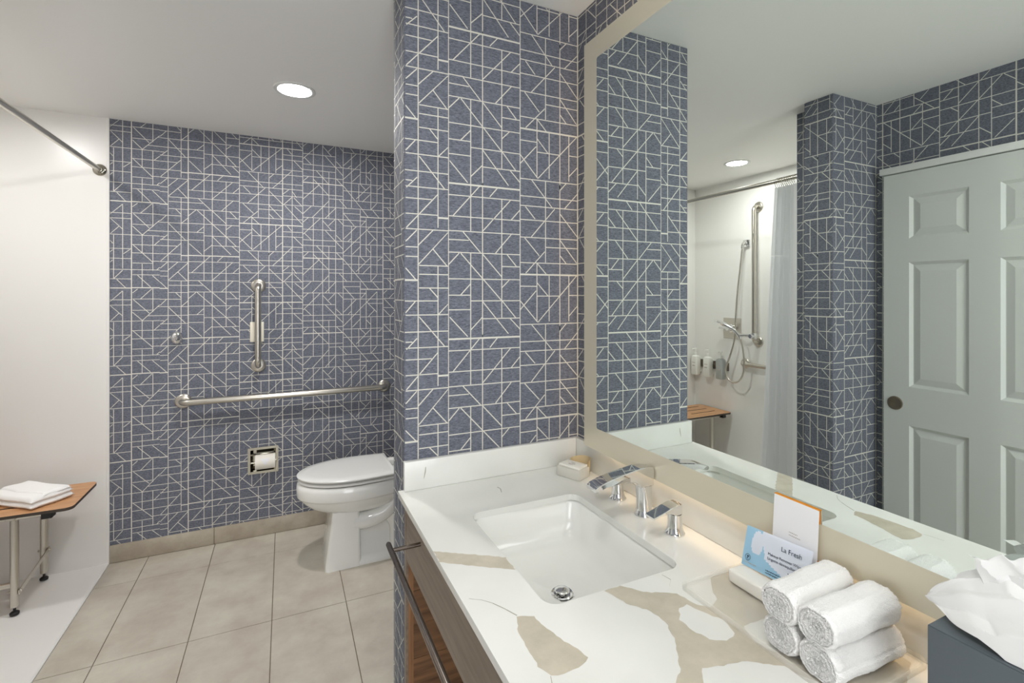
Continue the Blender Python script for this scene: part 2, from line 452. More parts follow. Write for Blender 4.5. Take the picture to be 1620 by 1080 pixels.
# mirror wall
bm = B(); box(bm, XW, XW + 0.1, YF - 0.1, YB + 0.1, 0, H)
print_lines(bm, (XW, YP, 0), (0, -1, 0), (-1, 0, 0), [(0.0, YP - YF, 0.471, kp, 1.7245)], 0.0, H)
print_lines(bm, (XW, YB, 0), (0, -1, 0), (-1, 0, 0), [(0.0, YB - YP2, XW - c3b, 1.0, 1.6166)], 0.0, H)
struct('wall_mirror', bm, ['paper', 'line'])

# shower front wall with its stepped papered end
bm = B(); box(bm, XS - 0.1, -0.70, 1.50, YS, 0, H, 0.0)
print_lines(bm, (-0.70, 1.519, 0), (0, 1, 0), (1, 0, 0), [(0.0, 0.104, 0.62, 1.0, 1.72)], 0.0, H)
f_white = [f for f in bm.faces if f.material_index == 0 and f.calc_center_median().y > YS - 0.001]
for f in f_white: f.material_index = 2
struct('wall_shower_front', bm, ['paper', 'line', 'surround'])
bm = B(); box(bm, XD - 0.1, -0.597, 1.382, 1.519, 0, H, 0.004, 2)
print_lines(bm, (-0.597, 1.382, 0), (0, 1, 0), (1, 0, 0), [(0.002, 0.135, 0.33, 1.0, 1.56)], 0.0, H)
print_lines(bm, (0, 1.382, 0), (1, 0, 0), (0, -1, 0), [(XD, -0.599, 0.33 - (0.94 - 0.597), 1.0, 1.56)], 0.0, H)
struct('wall_column', bm, ['paper', 'line'])

# door wall and wall behind the camera
bm = B(); box(bm, XD - 0.1, XD, YF - 0.1, 1.40, 0, H)
print_lines(bm, (XD, 0, 0), (0, 1, 0), (1, 0, 0), [(YF, 1.382, YF - 0.887, 1.0, 2.03)], 0.0, H)
struct('wall_door', bm, ['paper', 'line'])
DW = (-0.55, 0.45, -0.01, 2.08)     # unseen doorway opening, added to let the world's fill light in
bm = B()
plate(bm, [(XD - 0.1, 0), (DW[0], 0), (DW[0], DW[3]), (DW[1], DW[3]), (DW[1], 0), (XW + 0.1, 0), (XW + 0.1, H), (XD - 0.1, H)], [], lambda a, b, t: (a, YF - t, b), 0.1)
print_lines(bm, (0, YF, 0), (-1, 0, 0), (0, 1, 0), [(-XW, -XD, 0.1, 1.0, 1.7)], 0.0, H, (-DW[1], -DW[0], DW[2], DW[3]))
struct('wall_front', bm, ['paper', 'line'])

# tiled baseboards
def baseboard(name, f, a0, a1, joints):
    bm = B()
    pts = [f(a0, 0.0), f(a1, 0.0), f(a1, 0.006), f(a0, 0.006)]
    ring_faces(bm, [[(x, y, 0) for x, y in pts], [(x, y, 0.090) for x, y in pts]])
    o = struct(name, bm, 'grout')
    js = [a0] + [j for j in joints if a0 < j < a1] + [a1]
    for p, q in zip(js[:-1], js[1:]):
        bm = B()
        x0, y0 = f(p + 0.0012, 0.0); x1, y1 = f(q - 0.0012, 0.010)
        box(bm, min(x0, x1), max(x0, x1), min(y0, y1), max(y0, y1), 0.002, 0.093, 0.0015, 2)
        obj('baseboard_tile', bm, 'base_tile', o, 30)
baseboard('baseboard_back', lambda a, d: (a, YB - d), XE, XW, [-0.357, 0.253, 0.863])
baseboard('baseboard_column', lambda a, d: (a, 1.382 - d), XD, -0.597, [])
baseboard('baseboard_door', lambda a, d: (XD + d, a), YF, 0.36, [-0.4, 0.2])

# ------------------------------------------------------------------ sliding six-panel door with its track
door = empty('door_1', (XD + 0.03, 0.875, 0), 'pale grey six-panel sliding door seen in the mirror')
door['kind'] = 'structure'
DX = -0.897
cols = ((1.016, 1.229), (0.705, 0.918))
rows = ((1.655, 1.848), (0.983, 1.548), (0.22, 0.808))
bm = B()
holes = [rect(a, b, c, d) for a, b in cols for c, d in rows]
plate(bm, rect(0.42, 1.332, 0.012, 1.958), holes, lambda a, b, t: (DX - t, a, b), 0.036)
obj('slab', bm, 'door', door, 0)
for a, b in cols:
    for c, d in rows:
        bm = B()
        e = 0.012; w = 0.030
        rings = [rect(a, b, c, d), rect(a + e, b - e, c + e, d - e), rect(a + e + 0.003, b - e - 0.003, c + e + 0.003, d - e - 0.003),
                 rect(a + e + w, b - e - w, c + e + w, d - e - w)]
        dep = [0.0, 0.011, 0.011, 0.002]
        ring_faces(bm, [[(DX - t, y, z) for y, z in r_] for r_, t in zip(rings, dep)], True, False, True)
        obj('door_panel', bm, 'door', door, 0)
bm = B(); lathe(bm, (DX - 0.002, 1.284, 0.90), (1, 0, 0), [(0, 0.031), (0.006, 0.031), (0.008, 0.028), (0.008, 0.024), (0.004, 0.015), (0.002, 0.0)], 32, 0, True, False)
obj('finger_pull', bm, 'pull', door)
bm = B(); box(bm, XD, DX + 0.012, 0.35, 1.345, 1.962, 1.992, 0.003, 2)
tr = struct('trim_1', bm, 'trim', None, 30)
tag(tr, 'white sliding door track above the grey panel door')

# ------------------------------------------------------------------ recessed ceiling lights
def downlight(x, y, r, lens, label):
    t = empty('recessed_light', (x, y, H), label, 'ceiling light', 'recessed ceiling lights')
    bm = B(); lathe(bm, (x, y, H), (0, 0, -1), [(0.0, r), (0.003, r), (0.006, r - 0.006), (0.004, r - 0.018), (0.0005, r - 0.020), (0.0005, 0.001)], 40, 0, False, False)
    obj('trim_ring', bm, 'trim', t)
    bm = B(); lathe(bm, (x, y, H), (0, 0, -1), [(0.0012, r - 0.021), (0.0035, r - 0.024), (0.0040, 0.0)], 40, 0, True, False)
    obj('lens', bm, lens, t)
downlight(0.042, 2.39, 0.088, 'lens_t', 'round recessed ceiling light in front of the toilet')
downlight(-1.19, 2.40, 0.085, 'lens_s', 'round recessed ceiling light over the shower, seen in the mirror')
downlight(0.08, 0.42, 0.088, 'lens_v', 'round recessed ceiling light added for soft fill over the vanity, unseen above the view')  # lamp out of view, added to soften the light over the counter
downlight(-0.30, -0.45, 0.088, 'lens_e', 'round recessed ceiling light added for soft fill by the sliding door, unseen behind the view')  # second unseen lamp, added as fill from behind the camera

# ------------------------------------------------------------------ vanity: counter, sink, apron
def jag(poly, amp, n):
    out = []
    for i in range(len(poly)):
        a, b = poly[i], poly[(i + 1) % len(poly)]
        dx, dy = b[0] - a[0], b[1] - a[1]; L = math.hypot(dx, dy)
        k = max(1, int(L / n))
        for j in range(k):
            t = j / k; o = random.uniform(-amp, amp) * min(1, L * 40)
            # bow the side a little so that it reads as a stone patch
            out.append((a[0] + dx * t - dy / L * o, a[1] + dy * t + dx / L * o))
    return out
CX0, CX1, CY0, CY1 = 0.287, XW, -0.55, YP
SX0, SX1, SY0, SY1 = 0.418, 0.728, 0.742, 1.142
bm = B()
hole = rrect(SX0, SX1, SY0, SY1, 0.028, 6)
plate(bm, rect(CX0, CX1 - 0.0005, CY0, CY1 - 0.0005), [hole], lambda a, b, t: (a, b, ZC - t), 0.016)
def patch(poly, mi, holes=(), amp=0.0016, n=0.007, z=0.0002):
    plate(bm, jag(poly, amp, n), [jag(h, amp, n) for h in holes], lambda a, b, t: (a, b, ZC + z), 0.0, mi)
patch([(0.2875, 1.010), (0.358, 0.963), (0.417, 0.922), (0.417, 0.872), (0.385, 0.892), (0.331, 0.931), (0.2875, 0.963)], 1)
patch([(0.358, 0.745), (0.384, 0.732), (0.386, 0.71), (0.395, 0.675), (0.409, 0.636), (0.415, 0.614), (0.399, 0.604), (0.366, 0.601), (0.346, 0.607), (0.338, 0.63), (0.341, 0.668), (0.342, 0.701), (0.351, 0.73)], 1)
patch([(0.535, 0.741), (0.572, 0.741), (0.598, 0.707), (0.651, 0.677), (0.66, 0.638), (0.675, 0.623), (0.703, 0.634), (0.722, 0.663), (0.745, 0.687), (0.803, 0.689), (0.8, 0.61), (0.748, 0.563),
       (0.687, 0.563), (0.672, 0.53), (0.677, 0.505), (0.703, 0.474), (0.76, 0.44), (0.844, 0.422), (0.843, 0.4), (0.793, 0.384), (0.70, 0.41), (0.672, 0.453), (0.667, 0.477), (0.626, 0.507), (0.586, 0.516),
       (0.554, 0.526), (0.529, 0.500), (0.49, 0.46), (0.465, 0.48), (0.5, 0.521), (0.525, 0.538), (0.542, 0.564), (0.562, 0.591), (0.577, 0.625), (0.574, 0.659), (0.549, 0.693)], 1,
      [[(0.624, 0.643), (0.644, 0.646), (0.654, 0.618), (0.668, 0.589), (0.664, 0.57), (0.659, 0.556), (0.633, 0.55), (0.612, 0.565), (0.602, 0.592), (0.602, 0.62)]])
patch([(0.40, 0.30), (0.47, 0.33), (0.50, 0.25), (0.44, 0.12), (0.38, 0.16)], 1)
def vein(pts, w):
    L = [(x + w * (0.4 + random.random()), y + w * 0.5) for x, y in pts]; Rr = [(x - w * (0.4 + random.random()), y - w * 0.5) for x, y in pts]
    patch(L + Rr[::-1], 2, (), 0.0003, 0.01, 0.00025)
vein([(0.335, 0.794), (0.347, 0.772), (0.359, 0.746)], 0.0013)
vein([(0.301, 0.824), (0.32, 0.811), (0.335, 0.794)], 0.0005)
vein([(0.346, 0.607), (0.341, 0.595), (0.338, 0.57)], 0.0007)
vein([(0.545, 1.23), (0.552, 1.255), (0.549, 1.27)], 0.0016)
vein([(0.655, 0.70), (0.672, 0.715), (0.668, 0.735)], 0.001)
ct = obj('countertop', bm, ['quartz', 'beige', 'vein'], None, 0)
tag(ct, 'white stone vanity countertop with beige patches around the sink', 'countertop')
bm = B(); box(bm, XP - 0.003, XW - 0.0185, YP - 0.018, YP - 0.0005, ZC + 0.0005, 0.934, 0.0015, 2)
for (x, z) in ((0.36, 0.90),):
    plate(bm, [(x, z + 0.014), (x + 0.002, z + 0.014), (x + 0.0014, z), (x - 0.003, z - 0.016), (x - 0.005, z - 0.02), (x - 0.003, z - 0.004)], [], lambda a, b, t: (a, YP - 0.0183, b), 0.0, 1)
o = obj('backsplash', bm, ['quartz', 'vein'], None, 30)
tag(o, 'short white stone backsplash on the papered partition beside the sink', 'backsplash')
bm = B(); box(bm, XW - 0.018, XW - 0.0005, CY0, YP - 0.0005, ZC + 0.0005, 0.934, 0.0015, 2)
o = obj('backsplash', bm, 'quartz', None, 30)
tag(o, 'long white stone backsplash running under the mirror', 'backsplash')

# sink bowl
bm = B()
cx, cy = (SX0 + SX1) / 2, (SY0 + SY1) / 2
def sring(ins, r, z):
    return [(x, y, z) for x, y in rrect(SX0 - 0.006 + ins, SX1 + 0.006 - ins, SY0 - 0.006 + ins, SY1 + 0.006 - ins, r, 6)]
rings = [sring(-0.02, 0.045, ZC - 0.0165), sring(0.0, 0.03, ZC - 0.0165), sring(0.004, 0.032, ZC - 0.026), sring(0.010, 0.034, ZC - 0.070), sring(0.017, 0.038, ZC - 0.100), sring(0.030, 0.04, ZC - 0.113), sring(0.050, 0.04, ZC - 0.118), sring(0.10, 0.03, ZC - 0.122)]
nn = len(rings[0])
dcx, dcy, dz = 0.566, 0.942, ZC - 0.1245
def circ(r, z): return [(dcx + r * math.cos(t), dcy + r * math.sin(t), z) for t in [math.atan2(rings[-1][i][1] - dcy, rings[-1][i][0] - dcx) for i in range(nn)]]
rings += [circ(0.032, dz), circ(0.026, dz - 0.002), circ(0.024, dz - 0.018)]
ring_faces(bm, rings, True, False, True)
# underside
outer = [sring(-0.02, 0.045, ZC - 0.0166), sring(-0.01, 0.05, ZC - 0.09), sring(0.02, 0.05, ZC - 0.14), sring(0.09, 0.03, ZC - 0.155)]
ring_faces(bm, outer, True, False, True)
sink = empty('sink', (cx, cy, ZC - 0.155), 'white rectangular porcelain sink set into the countertop', 'sink')
obj('basin', bm, 'porcelain', sink, 60)
bm = B(); lathe(bm, (dcx, dcy, dz - 0.0015), (0, 0, 1), [(0.0, 0.0235), (0.002, 0.0255), (0.0042, 0.0235), (0.003, 0.0195), (0.0005, 0.0185)], 32, 0, True, False)
dr = obj('drain', bm, 'chrome', sink)
bm = B(); lathe(bm, (dcx, dcy, dz - 0.001), (0, 0, 1), [(0.0, 0.006), (0.005, 0.006), (0.006, 0.0165), (0.0085, 0.0172), (0.0105, 0.0155), (0.0125, 0.008), (0.013, 0.0)], 32, 0, True, False)
obj('stopper', bm, 'chrome', dr)

# apron and side panel (knee space open below)
van = empty('vanity', (0.32, 0.4, 0.67), 'taupe wooden vanity base with open knee space under the counter', 'vanity')
bm = B(); box(bm, 0.305, 0.323, CY0, YP - 0.022, 0.668, ZC - 0.0165, 0.001, 1)
obj('apron', bm, 'walnut', van, 30)
bm = B(); box(bm, 0.3045, 0.311, YP - 0.021, YP - 0.001, 0.0, ZC - 0.0165, 0.0)
obj('filler_strip', bm, 'walnut', van, 0)
bm = B(); box(bm, 0.311, 0.326, YP - 0.020, YP - 0.001, 0.0, ZC - 0.0165, 0.0)
obj('stile', bm, 'oak', van, 0)
zz = [0.0, 0.095, 0.19, 0.285, 0.38, 0.475, 0.57, 0.665, 0.76, ZC - 0.0165]
for i in range(9):
    bm = B(); box(bm, 0.3265, 0.86, YP - 0.014 - 0.0006 * (i % 2), YP - 0.001, zz[i] + 0.0006, zz[i + 1] - 0.0006, 0.0)
    obj('plank', bm, 'walnut2', van, 0)
bm = B(); box(bm, 0.305, 0.86, CY0, CY0 + 0.02, 0.0, ZC - 0.0165); obj('end_panel', bm, 'walnut', van, 0)

# towel bar on the apron
bar = empty('towel_bar', (0.305, 0.7, 0.78), 'dark bronze towel bar along the vanity front', 'towel bar')
bm = B(); tube(bm, [(0.233, 1.222, 0.782), (0.233, 1.216, 0.782), (0.233, -0.30, 0.782), (0.233, -0.306, 0.782)], [0.0045, 0.0065, 0.0065, 0.0045], 18)
obj('rail', bm, 'bronze', bar)
for y in (1.185, -0.27):
    bm = B(); tube(bm, [(0.234, y, 0.782), (0.305, y, 0.782)], 0.005, 14)
    obj('post', bm, 'bronze', bar)

# ------------------------------------------------------------------ back-lit mirror
mir = empty('mirror', (XM, 0.48, 0.94), 'large backlit wall mirror with frosted border above the counter', 'mirror')
MY0, MY1, MZ0, MZ1, MB = -0.30, 1.256, 0.940, 2.164, 0.0655
inner = rrect(MY0 + MB, MY1 - MB, MZ0 + MB, MZ1 - MB, 0.006, 3)
bm = B(); plate(bm, inner, [], lambda a, b, t: (XM + t, a, b), 0.005); obj('glass', bm, 'mirror', mir, 0)
bm = B(); plate(bm, rect(MY0, MY1, MZ0, MZ1), [inner], lambda a, b, t: (XM + t, a, b), 0.005); obj('frosted_border', bm, 'frost', mir, 0)
bm = B(); box(bm, XM + 0.0055, XW - 0.001, MY0 + 0.05, MY1 - 0.05, MZ0 + 0.05, MZ1 - 0.05); obj('back_box', bm, 'trim', mir, 0)
for (y0, y1, z0, z1) in ((MY0 + 0.06, MY1 - 0.06, MZ0 + 0.036, MZ0 + 0.049), (MY0 + 0.06, MY1 - 0.06, MZ1 - 0.049, MZ1 - 0.036),
                         (MY1 - 0.049, MY1 - 0.036, MZ0 + 0.06, MZ1 - 0.06), (MY0 + 0.036, MY0 + 0.049, MZ0 + 0.06, MZ1 - 0.06)):
    bm = B(); box(bm, XM + 0.014, XM + 0.030, y0, y1, z0, z1); obj('led_strip', bm, 'led' if z1 - z0 < 0.1 else 'led_side', mir, 0)

# ------------------------------------------------------------------ faucet
fa = empty('faucet', (0.815, 0.957, ZC), 'chrome widespread faucet with flat spout and two lever handles', 'faucet')
fx, fy = 0.812, 0.957
bm = B()
# flared foot, then a column that squares up toward the spout
def col(x0, x1, hw, r, z): return [(x, y, z) for x, y in rrect(x0, x1, fy - hw, fy + hw, r, 6)]
ring_faces(bm, [col(.7885, .8345, .0230, .0228, ZC + .0003), col(.7885, .8345, .0230, .0228, ZC + .003), col(.7915, .8325, .0198, .0195, ZC + .009), col(.7935, .8312, .0180, .0172, ZC + .018), col(.7940, .8302, .0172, .0150, ZC + .04), col(.7935, .8298, .0168, .012, ZC + .062), col(.791, .8297, .0168, .010, ZC + .075)])
# flat tapering spout: cross-sections along x
def sp(x, w, zt, zb, rr=0.003):
    pts = [(-w, zb + rr), (-w + rr, zb), (w - rr, zb), (w, zb + rr), (w, zt - rr * 0.6), (w - rr * 0.6, zt), (-w + rr * 0.6, zt), (-w, zt - rr * 0.6)]
    return [(x, fy + a, b) for a, b in pts]
ring_faces(bm, [sp(0.8296, 0.0160, 0.970, 0.925), sp(0.81, 0.0172, 0.974, 0.925), sp(0.79, 0.0178, 0.9745, 0.926), sp(0.784, 0.0178, 0.974, 0.933), sp(0.772, 0.018, 0.9728, 0.9415),
                sp(0.745, 0.0188, 0.969, 0.946), sp(0.71, 0.0198, 0.9635, 0.945), sp(0.685, 0.0205, 0.9585, 0.9445), sp(0.672, 0.0208, 0.9545, 0.940), sp(0.662, 0.0208, 0.951, 0.937), sp(0.655, 0.020, 0.9465, 0.938)])
obj('spout', bm, 'chrome', fa, 30)
for hy in (1.062, 0.851):
    bm = B()
    hx = 0.812
    lathe(bm, (hx, hy, ZC + 0.0003), (0, 0, 1), [(0, 0.0225), (0.003, 0.0225), (0.008, 0.0192), (0.016, 0.0168), (0.034, 0.0158), (0.046, 0.0158)], 32)
    ho = obj('handle', bm, 'chrome', fa, 30)
    bm = B()
    def lv(x, w, zt, zb):
        rr = 0.0012
        return [(x, hy + a, b) for a, b in [(-w, zb + rr), (-w + rr, zb), (w - rr, zb), (w, zb + rr), (w, zt - rr), (w - rr, zt), (-w + rr, zt), (-w, zt - rr)]]
    ring_faces(bm, [lv(0.8285, 0.004, 0.9175, 0.9), lv(0.826, 0.0095, 0.9205, 0.8995), lv(0.820, 0.0140, 0.9225, 0.899), lv(0.812, 0.0158, 0.923, 0.899), lv(0.80, 0.0160, 0.9215, 0.899), lv(0.795, 0.0160, 0.9205, 0.903),
                    lv(0.782, 0.0160, 0.917, 0.907), lv(0.765, 0.0158, 0.912, 0.9055), lv(0.745, 0.0156, 0.907, 0.902), lv(0.738, 0.0154, 0.9055, 0.901)])
    obj('lever', bm, 'chrome', ho, 30)

# ------------------------------------------------------------------ things on the counter
# boxed guest soap in the far corner
e1 = Vector((-0.39, 0.92, 0)).normalized(); e2 = Vector((0.92, 0.39, 0)); c0 = Vector((0.781, 1.203, ZC))
def obox(bm, o, l, w, z0, z1, bev, mi=0):
    vs = box(bm, 0, l, 0, w, z0, z1, bev, 2, mi)
    m = Matrix(((e1.x, e2.x, 0, o.x), (e1.y, e2.y, 0, o.y), (0, 0, 1, o.z), (0, 0, 0, 1)))
    xform(bm, vs, m)
sb = empty('soap_box', c0, 'small frosted box with wrapped guest soap in the counter corner', 'soap')
bm = B(); obox(bm, c0, 0.082, 0.056, 0.0004, 0.030, 0.003); obj('dish', bm, 'frost_acrylic', sb)
bm = B(); obox(bm, c0 + e1 * 0.004 + e2 * 0.004, 0.074, 0.048, 0.0302, 0.0375, 0.003); s_ = obj('wrapped_soap', bm, 'soap', sb)
bm = B()
for k, (a, b, l) in enumerate(((0.030, 0.016, 0.016), (0.026, 0.022, 0.024), (0.030, 0.028, 0.012), (0.034, 0.034, 0.014))):
    o_ = c0 + e1 * (0.004 + a) + e2 * (b)
    obox(bm, o_, l, 0.0022, 0.0375, 0.0377, 0.0)
obj('printed_mark', bm, 'ink_grey', s_, 0)
# curled beige paper band beside it
bm = B()
ca = Vector((0.822, 1.262, ZC + 0.0005)); arc0 = [(0.030 * math.cos(t), 0.030 * math.sin(t)) for t in [R(-70 + 190 * i / 18) for i in range(19)]]
ri = [[ca + Vector((x * k, y * k, z + 0.004 * (x / 0.03))) for x, y in arc0] for k, z in ((1.0, 0.0045), (1.06, 0.042), (1.09, 0.042), (1.03, 0.0045))]
ring_faces(bm, ri + [ri[0]], False, False, False)
o = obj('paper_band', bm, 'kraft', None); tag(o, 'curled beige paper band standing behind the boxed soap', 'paper band')

# clear tray under towels, soap, sachet and card
bm = B()
plate(bm, rrect(0.668, 0.858, 0.385, 0.688, 0.012, 4), [], lambda a, b, t: (a, b, ZC + 0.0045 - t), 0.004)
plate(bm, rrect(0.668, 0.858, 0.385, 0.688, 0.012, 4), [rrect(0.671, 0.855, 0.388, 0.685, 0.010, 4)], lambda a, b, t: (a, b, ZC + 0.010 - t), 0.0095)
o = obj('tray', bm, 'acrylic', None, 30); tag(o, 'clear acrylic tray under the rolled towels at the backsplash', 'tray')
TZ = ZC + 0.0048
bm = B(); box(bm, 0.762, 0.808, 0.578, 0.660, TZ, TZ + 0.024, 0.004, 3)
o = obj('soap_bar', bm, 'soap', None); tag(o, 'white wrapped soap block lying before the blue sachet', 'soap')

# tented card
card = empty('tent_card', (0.822, 0.572, TZ), 'upright white tent card with orange back behind the sachet', 'card')
bm = B()
def leaf(xb, xt, t): ring_faces(bm, [[(xb, y, TZ), (xb + t, y, TZ), (xt + t, y, 1.028), (xt, y, 1.028)] for y in (0.530, 0.614)])
leaf(0.818, 0.8303, 0.0006); obj('front_leaf', bm, 'paper_white', card, 0)
bm = B(); leaf(0.8420, 0.8321, 0.0006); obj('back_leaf', bm, 'orange', card, 0)
bm = B(); ring_faces(bm, [[(0.8303, y, 1.0276), (0.8327, y, 1.0276), (0.8327, y, 1.0295), (0.8303, y, 1.0295)] for y in (0.530, 0.614)]); obj('fold', bm, 'orange', card, 0)

def text(body, size, loc, right, up, m, parent, name, align='LEFT'):
    cu = bpy.data.curves.new(name, 'FONT'); cu.body = body; cu.size = size; cu.align_x = align; cu.extrude = 0.00004
    cu.materials.append(M[m])
    tmp = bpy.data.objects.new('tmp', cu)
    COL.objects.link(tmp)
    me = bpy.data.meshes.new_from_object(tmp.evaluated_get(bpy.context.evaluated_depsgraph_get()))
    bpy.data.objects.remove(tmp); me.name = name
    o = bpy.data.objects.new(name, me); COL.objects.link(o)
    x = Vector(right).normalized(); y = Vector(up); y = (y - x * y.dot(x)).normalized(); z = x.cross(y)
    o.matrix_world = Matrix(((x.x, y.x, z.x, 0), (x.y, y.y, z.y, 0), (x.z, y.z, z.z, 0), (0, 0, 0, 1)))
    o.parent = parent
    o.location = Vector(loc) - ORIG[parent]
    ORIG[o] = Vector(loc)
    return o
cup = Vector((0.0125, 0, 1.028 - TZ))
def dashes(name, o_, right, up, n_, lens, gap, hgt, m, parent):
    """rows of fine illegible print"""
    x = Vector(right).normalized(); y = Vector(up); y = (y - x * y.dot(x)).normalized(); z = x.cross(y)
    for r_, L in enumerate(lens):
        bm = B(); p = Vector(o_) - y * (r_ * gap) + z * 0.0002; t = 0.0
        while t < L:
            w = random.uniform(0.0012, 0.0034); w = min(w, L - t)
            bm.faces.new([bm.verts.new(p + x * a_ + y * b_) for a_, b_ in ((t, 0), (t + w, 0), (t + w, hgt), (t, hgt))])
            t += w + 0.0009
        obj(name, bm, m, parent, 0)['kind'] = 'stuff'
dashes('printed_lines', (0.8257, 0.582, 0.970), (0, -1, 0), cup, 2, (0.016, 0.022), 0.005, 0.0016, 'ink_grey', card)

# makeup-wipe sachet leaning on the card
SBX, SBZ, STX, STZ = 0.798, TZ + 0.0245, 0.8155, 0.952
sdir = Vector((STX - SBX, 0, STZ - SBZ)); slen = sdir.length; sup = sdir.normalized()
sr = Vector((0.0, -1, 0.075)).normalized()      # tipped a little clockwise
sn = Vector(sr).cross(sup).normalized()
S0 = Vector((SBX, 0.660, SBZ))
sac = empty('wipe_sachet', S0, 'pale blue makeup wipe sachet leaning against the tent card', 'sachet')
bm = B()
SW, SH = 0.130, slen
nu, nv = 60, 28
front, back = [], []
for j in range(nv + 1):
    rf, rb = [], []
    for i in range(nu + 1):
        u, v = i / nu, j / nv
        puff = 0.0022 * (math.sin(math.pi * min(max((u - 0.06) / 0.88, 0), 1)) ** 0.6) * (math.sin(math.pi * v) ** 0.5 if 0 < v < 1 else 0)
        p = S0 + sr * (SW * u) + sup * (SH * v)
        rf.append(p + sn * (puff + 0.0002)); rb.append(p - sn * (puff * 0.4 + 0.0002))
    front.append(rf); back.append(rb)
ring_faces(bm, front, False, False, False)
for k_, f in enumerate(bm.faces):
    u, v = (k_ % nu) / nu, (k_ // nu) / nv
    swirl = ((u - 0.20) / 0.09) ** 2 + ((v - 0.62) / 0.33) ** 2 < 1
    if (u < 0.30 + 0.05 * math.sin(v * 5) and not swirl) or (v < 0.42 - 0.55 * max(0, u - 0.2) - 0.2 * abs(u - 0.35) and u < 0.62): f.material_index = 1
ring_faces(bm, back, False, False, False)
obj('film', bm, ['sachet', 'sachet_blue'], sac, 60)
def son(u, v, h=0.0029): return S0 + sr * (SW * u) + sup * (SH * v) + sn * h
text('La Fresh', 0.0115, son(0.58, 0.72), sr, sup, 'ink', sac, 'printed_text')
text('Makeup Remover Wipe', 0.0066, son(0.40, 0.51), sr, sup, 'ink', sac, 'printed_text')
text('Lingette d\u00e9maquillante', 0.0066, son(0.40, 0.40), sr, sup, 'ink', sac, 'printed_text')
dashes('printed_lines', son(0.72, 0.27), sr, sup, 2, (0.030, 0.026), 0.0042, 0.0016, 'ink', sac)
dashes('printed_lines', son(0.40, 0.12, 0.0024), sr, sup, 2, (0.040, 0.052), 0.0042, 0.0016, 'ink', sac)
dashes('printed_lines', son(0.05, 0.10, 0.0024), sr, sup, 1, (0.026,), 0.0042, 0.0016, 'ink_grey', sac)
bm = B()
cc = son(0.10, 0.24, 0.0024)
def disc_ring(r0, r1, n=28):
    ring_faces(bm, [[cc + (sr * math.cos(2 * math.pi * k / n) + sup * math.sin(2 * math.pi * k / n)) * r + sn * 0.0002 for k in range(n)] for r in (r0, r1)], True, False, False)
disc_ring(0.0050, 0.0058)
for a, l in ((60, 0.004), (115, 0.0035), (240, 0.0032)):
    d = sr * math.cos(R(a)) + sup * math.sin(R(a)); q = sr * -math.sin(R(a)) + sup * math.cos(R(a))
    bm.faces.new([bm.verts.new(cc + d * t * l + q * w * 0.0013 + sn * 0.0002) for t, w in ((0, 0), (0.6, 1), (1, 0), (0.6, -1))])
obj('round_emblem', bm, 'ink', sac, 0)

# four rolled hand towels, two by two
def towel_roll(y, z, x0, x1, r, label, ph, sk=0.0):
    bm = B()
    seg = 88
    L = x1 - x0
    ends = [(0.004, 0.0), (0.002, 0.0035), (0.0042, 0.0060), (0.001, 0.0090), (0.0036, 0.0115), (0.0003, 0.0145), (0.0034, 0.0170), (0.0006, 0.0200), (0.0038, 0.0222), (0.0012, r - 0.0045), (0.003, r - 0.0015), (0.0075, r - 0.0001)]
    prof = list(ends)
    n = 46
    for i in range(1, n): prof.append((0.008 + (L - 0.016) * i / n, r * (1 + 0.03 * math.sin(i * 0.23 + ph))))
    prof += [(L - h, rr) for h, rr in reversed(ends)]
    rings = []
    for h, rr in prof:
        ring = []
        for k in range(seg):
            t = 2 * math.pi * k / seg
            # the loose outer flap of the roll makes one small step in its outline
            st = 1.0 + (0.09 * (1 - ((t - 0.9 - ph) % (2 * math.pi)) / (2 * math.pi)) - 0.03 if rr > r * 0.8 else 0)
            rad = max(rr, 0.0003) * st + (random.uniform(-0.0007, 0.0007) if rr > 0.001 else 0)
            sq = max(-0.90, min(0.93, math.sin(t)))            # settled flat above and below
            cq = max(-0.965, min(0.965, math.cos(t)))
            ring.append((x0 + h + random.uniform(-0.0006, 0.0006), y + sk * (h - L / 2) + rad * cq * 1.08, z + rad * sq * 1.0))
        rings.append(ring)
    ring_faces(bm, rings)
    o = obj('rolled_towel', bm, 'towel', None, 180)
    tag(o, label, 'towel', 'rolled white hand towels on the tray')
RT = 0.0272
TOWZ = TZ + RT * 0.96 + 0.001
towel_roll(0.494, TOWZ, 0.676, 0.824, RT, 'white rolled hand towel, bottom roll of the stack nearer the sachet', 0.3)
towel_roll(0.431, TOWZ, 0.675, 0.828, RT, 'white rolled hand towel, bottom roll of the stack nearer the tissue box', 2.2, -0.05)
towel_roll(0.494, TOWZ + 0.0505, 0.668, 0.824, RT, 'white rolled hand towel, top roll of the stack nearer the sachet', 1.1, 0.04)
towel_roll(0.432, TOWZ + 0.0500, 0.670, 0.824, RT, 'white rolled hand towel, top roll of the stack nearer the tissue box', 4.0, -0.03)

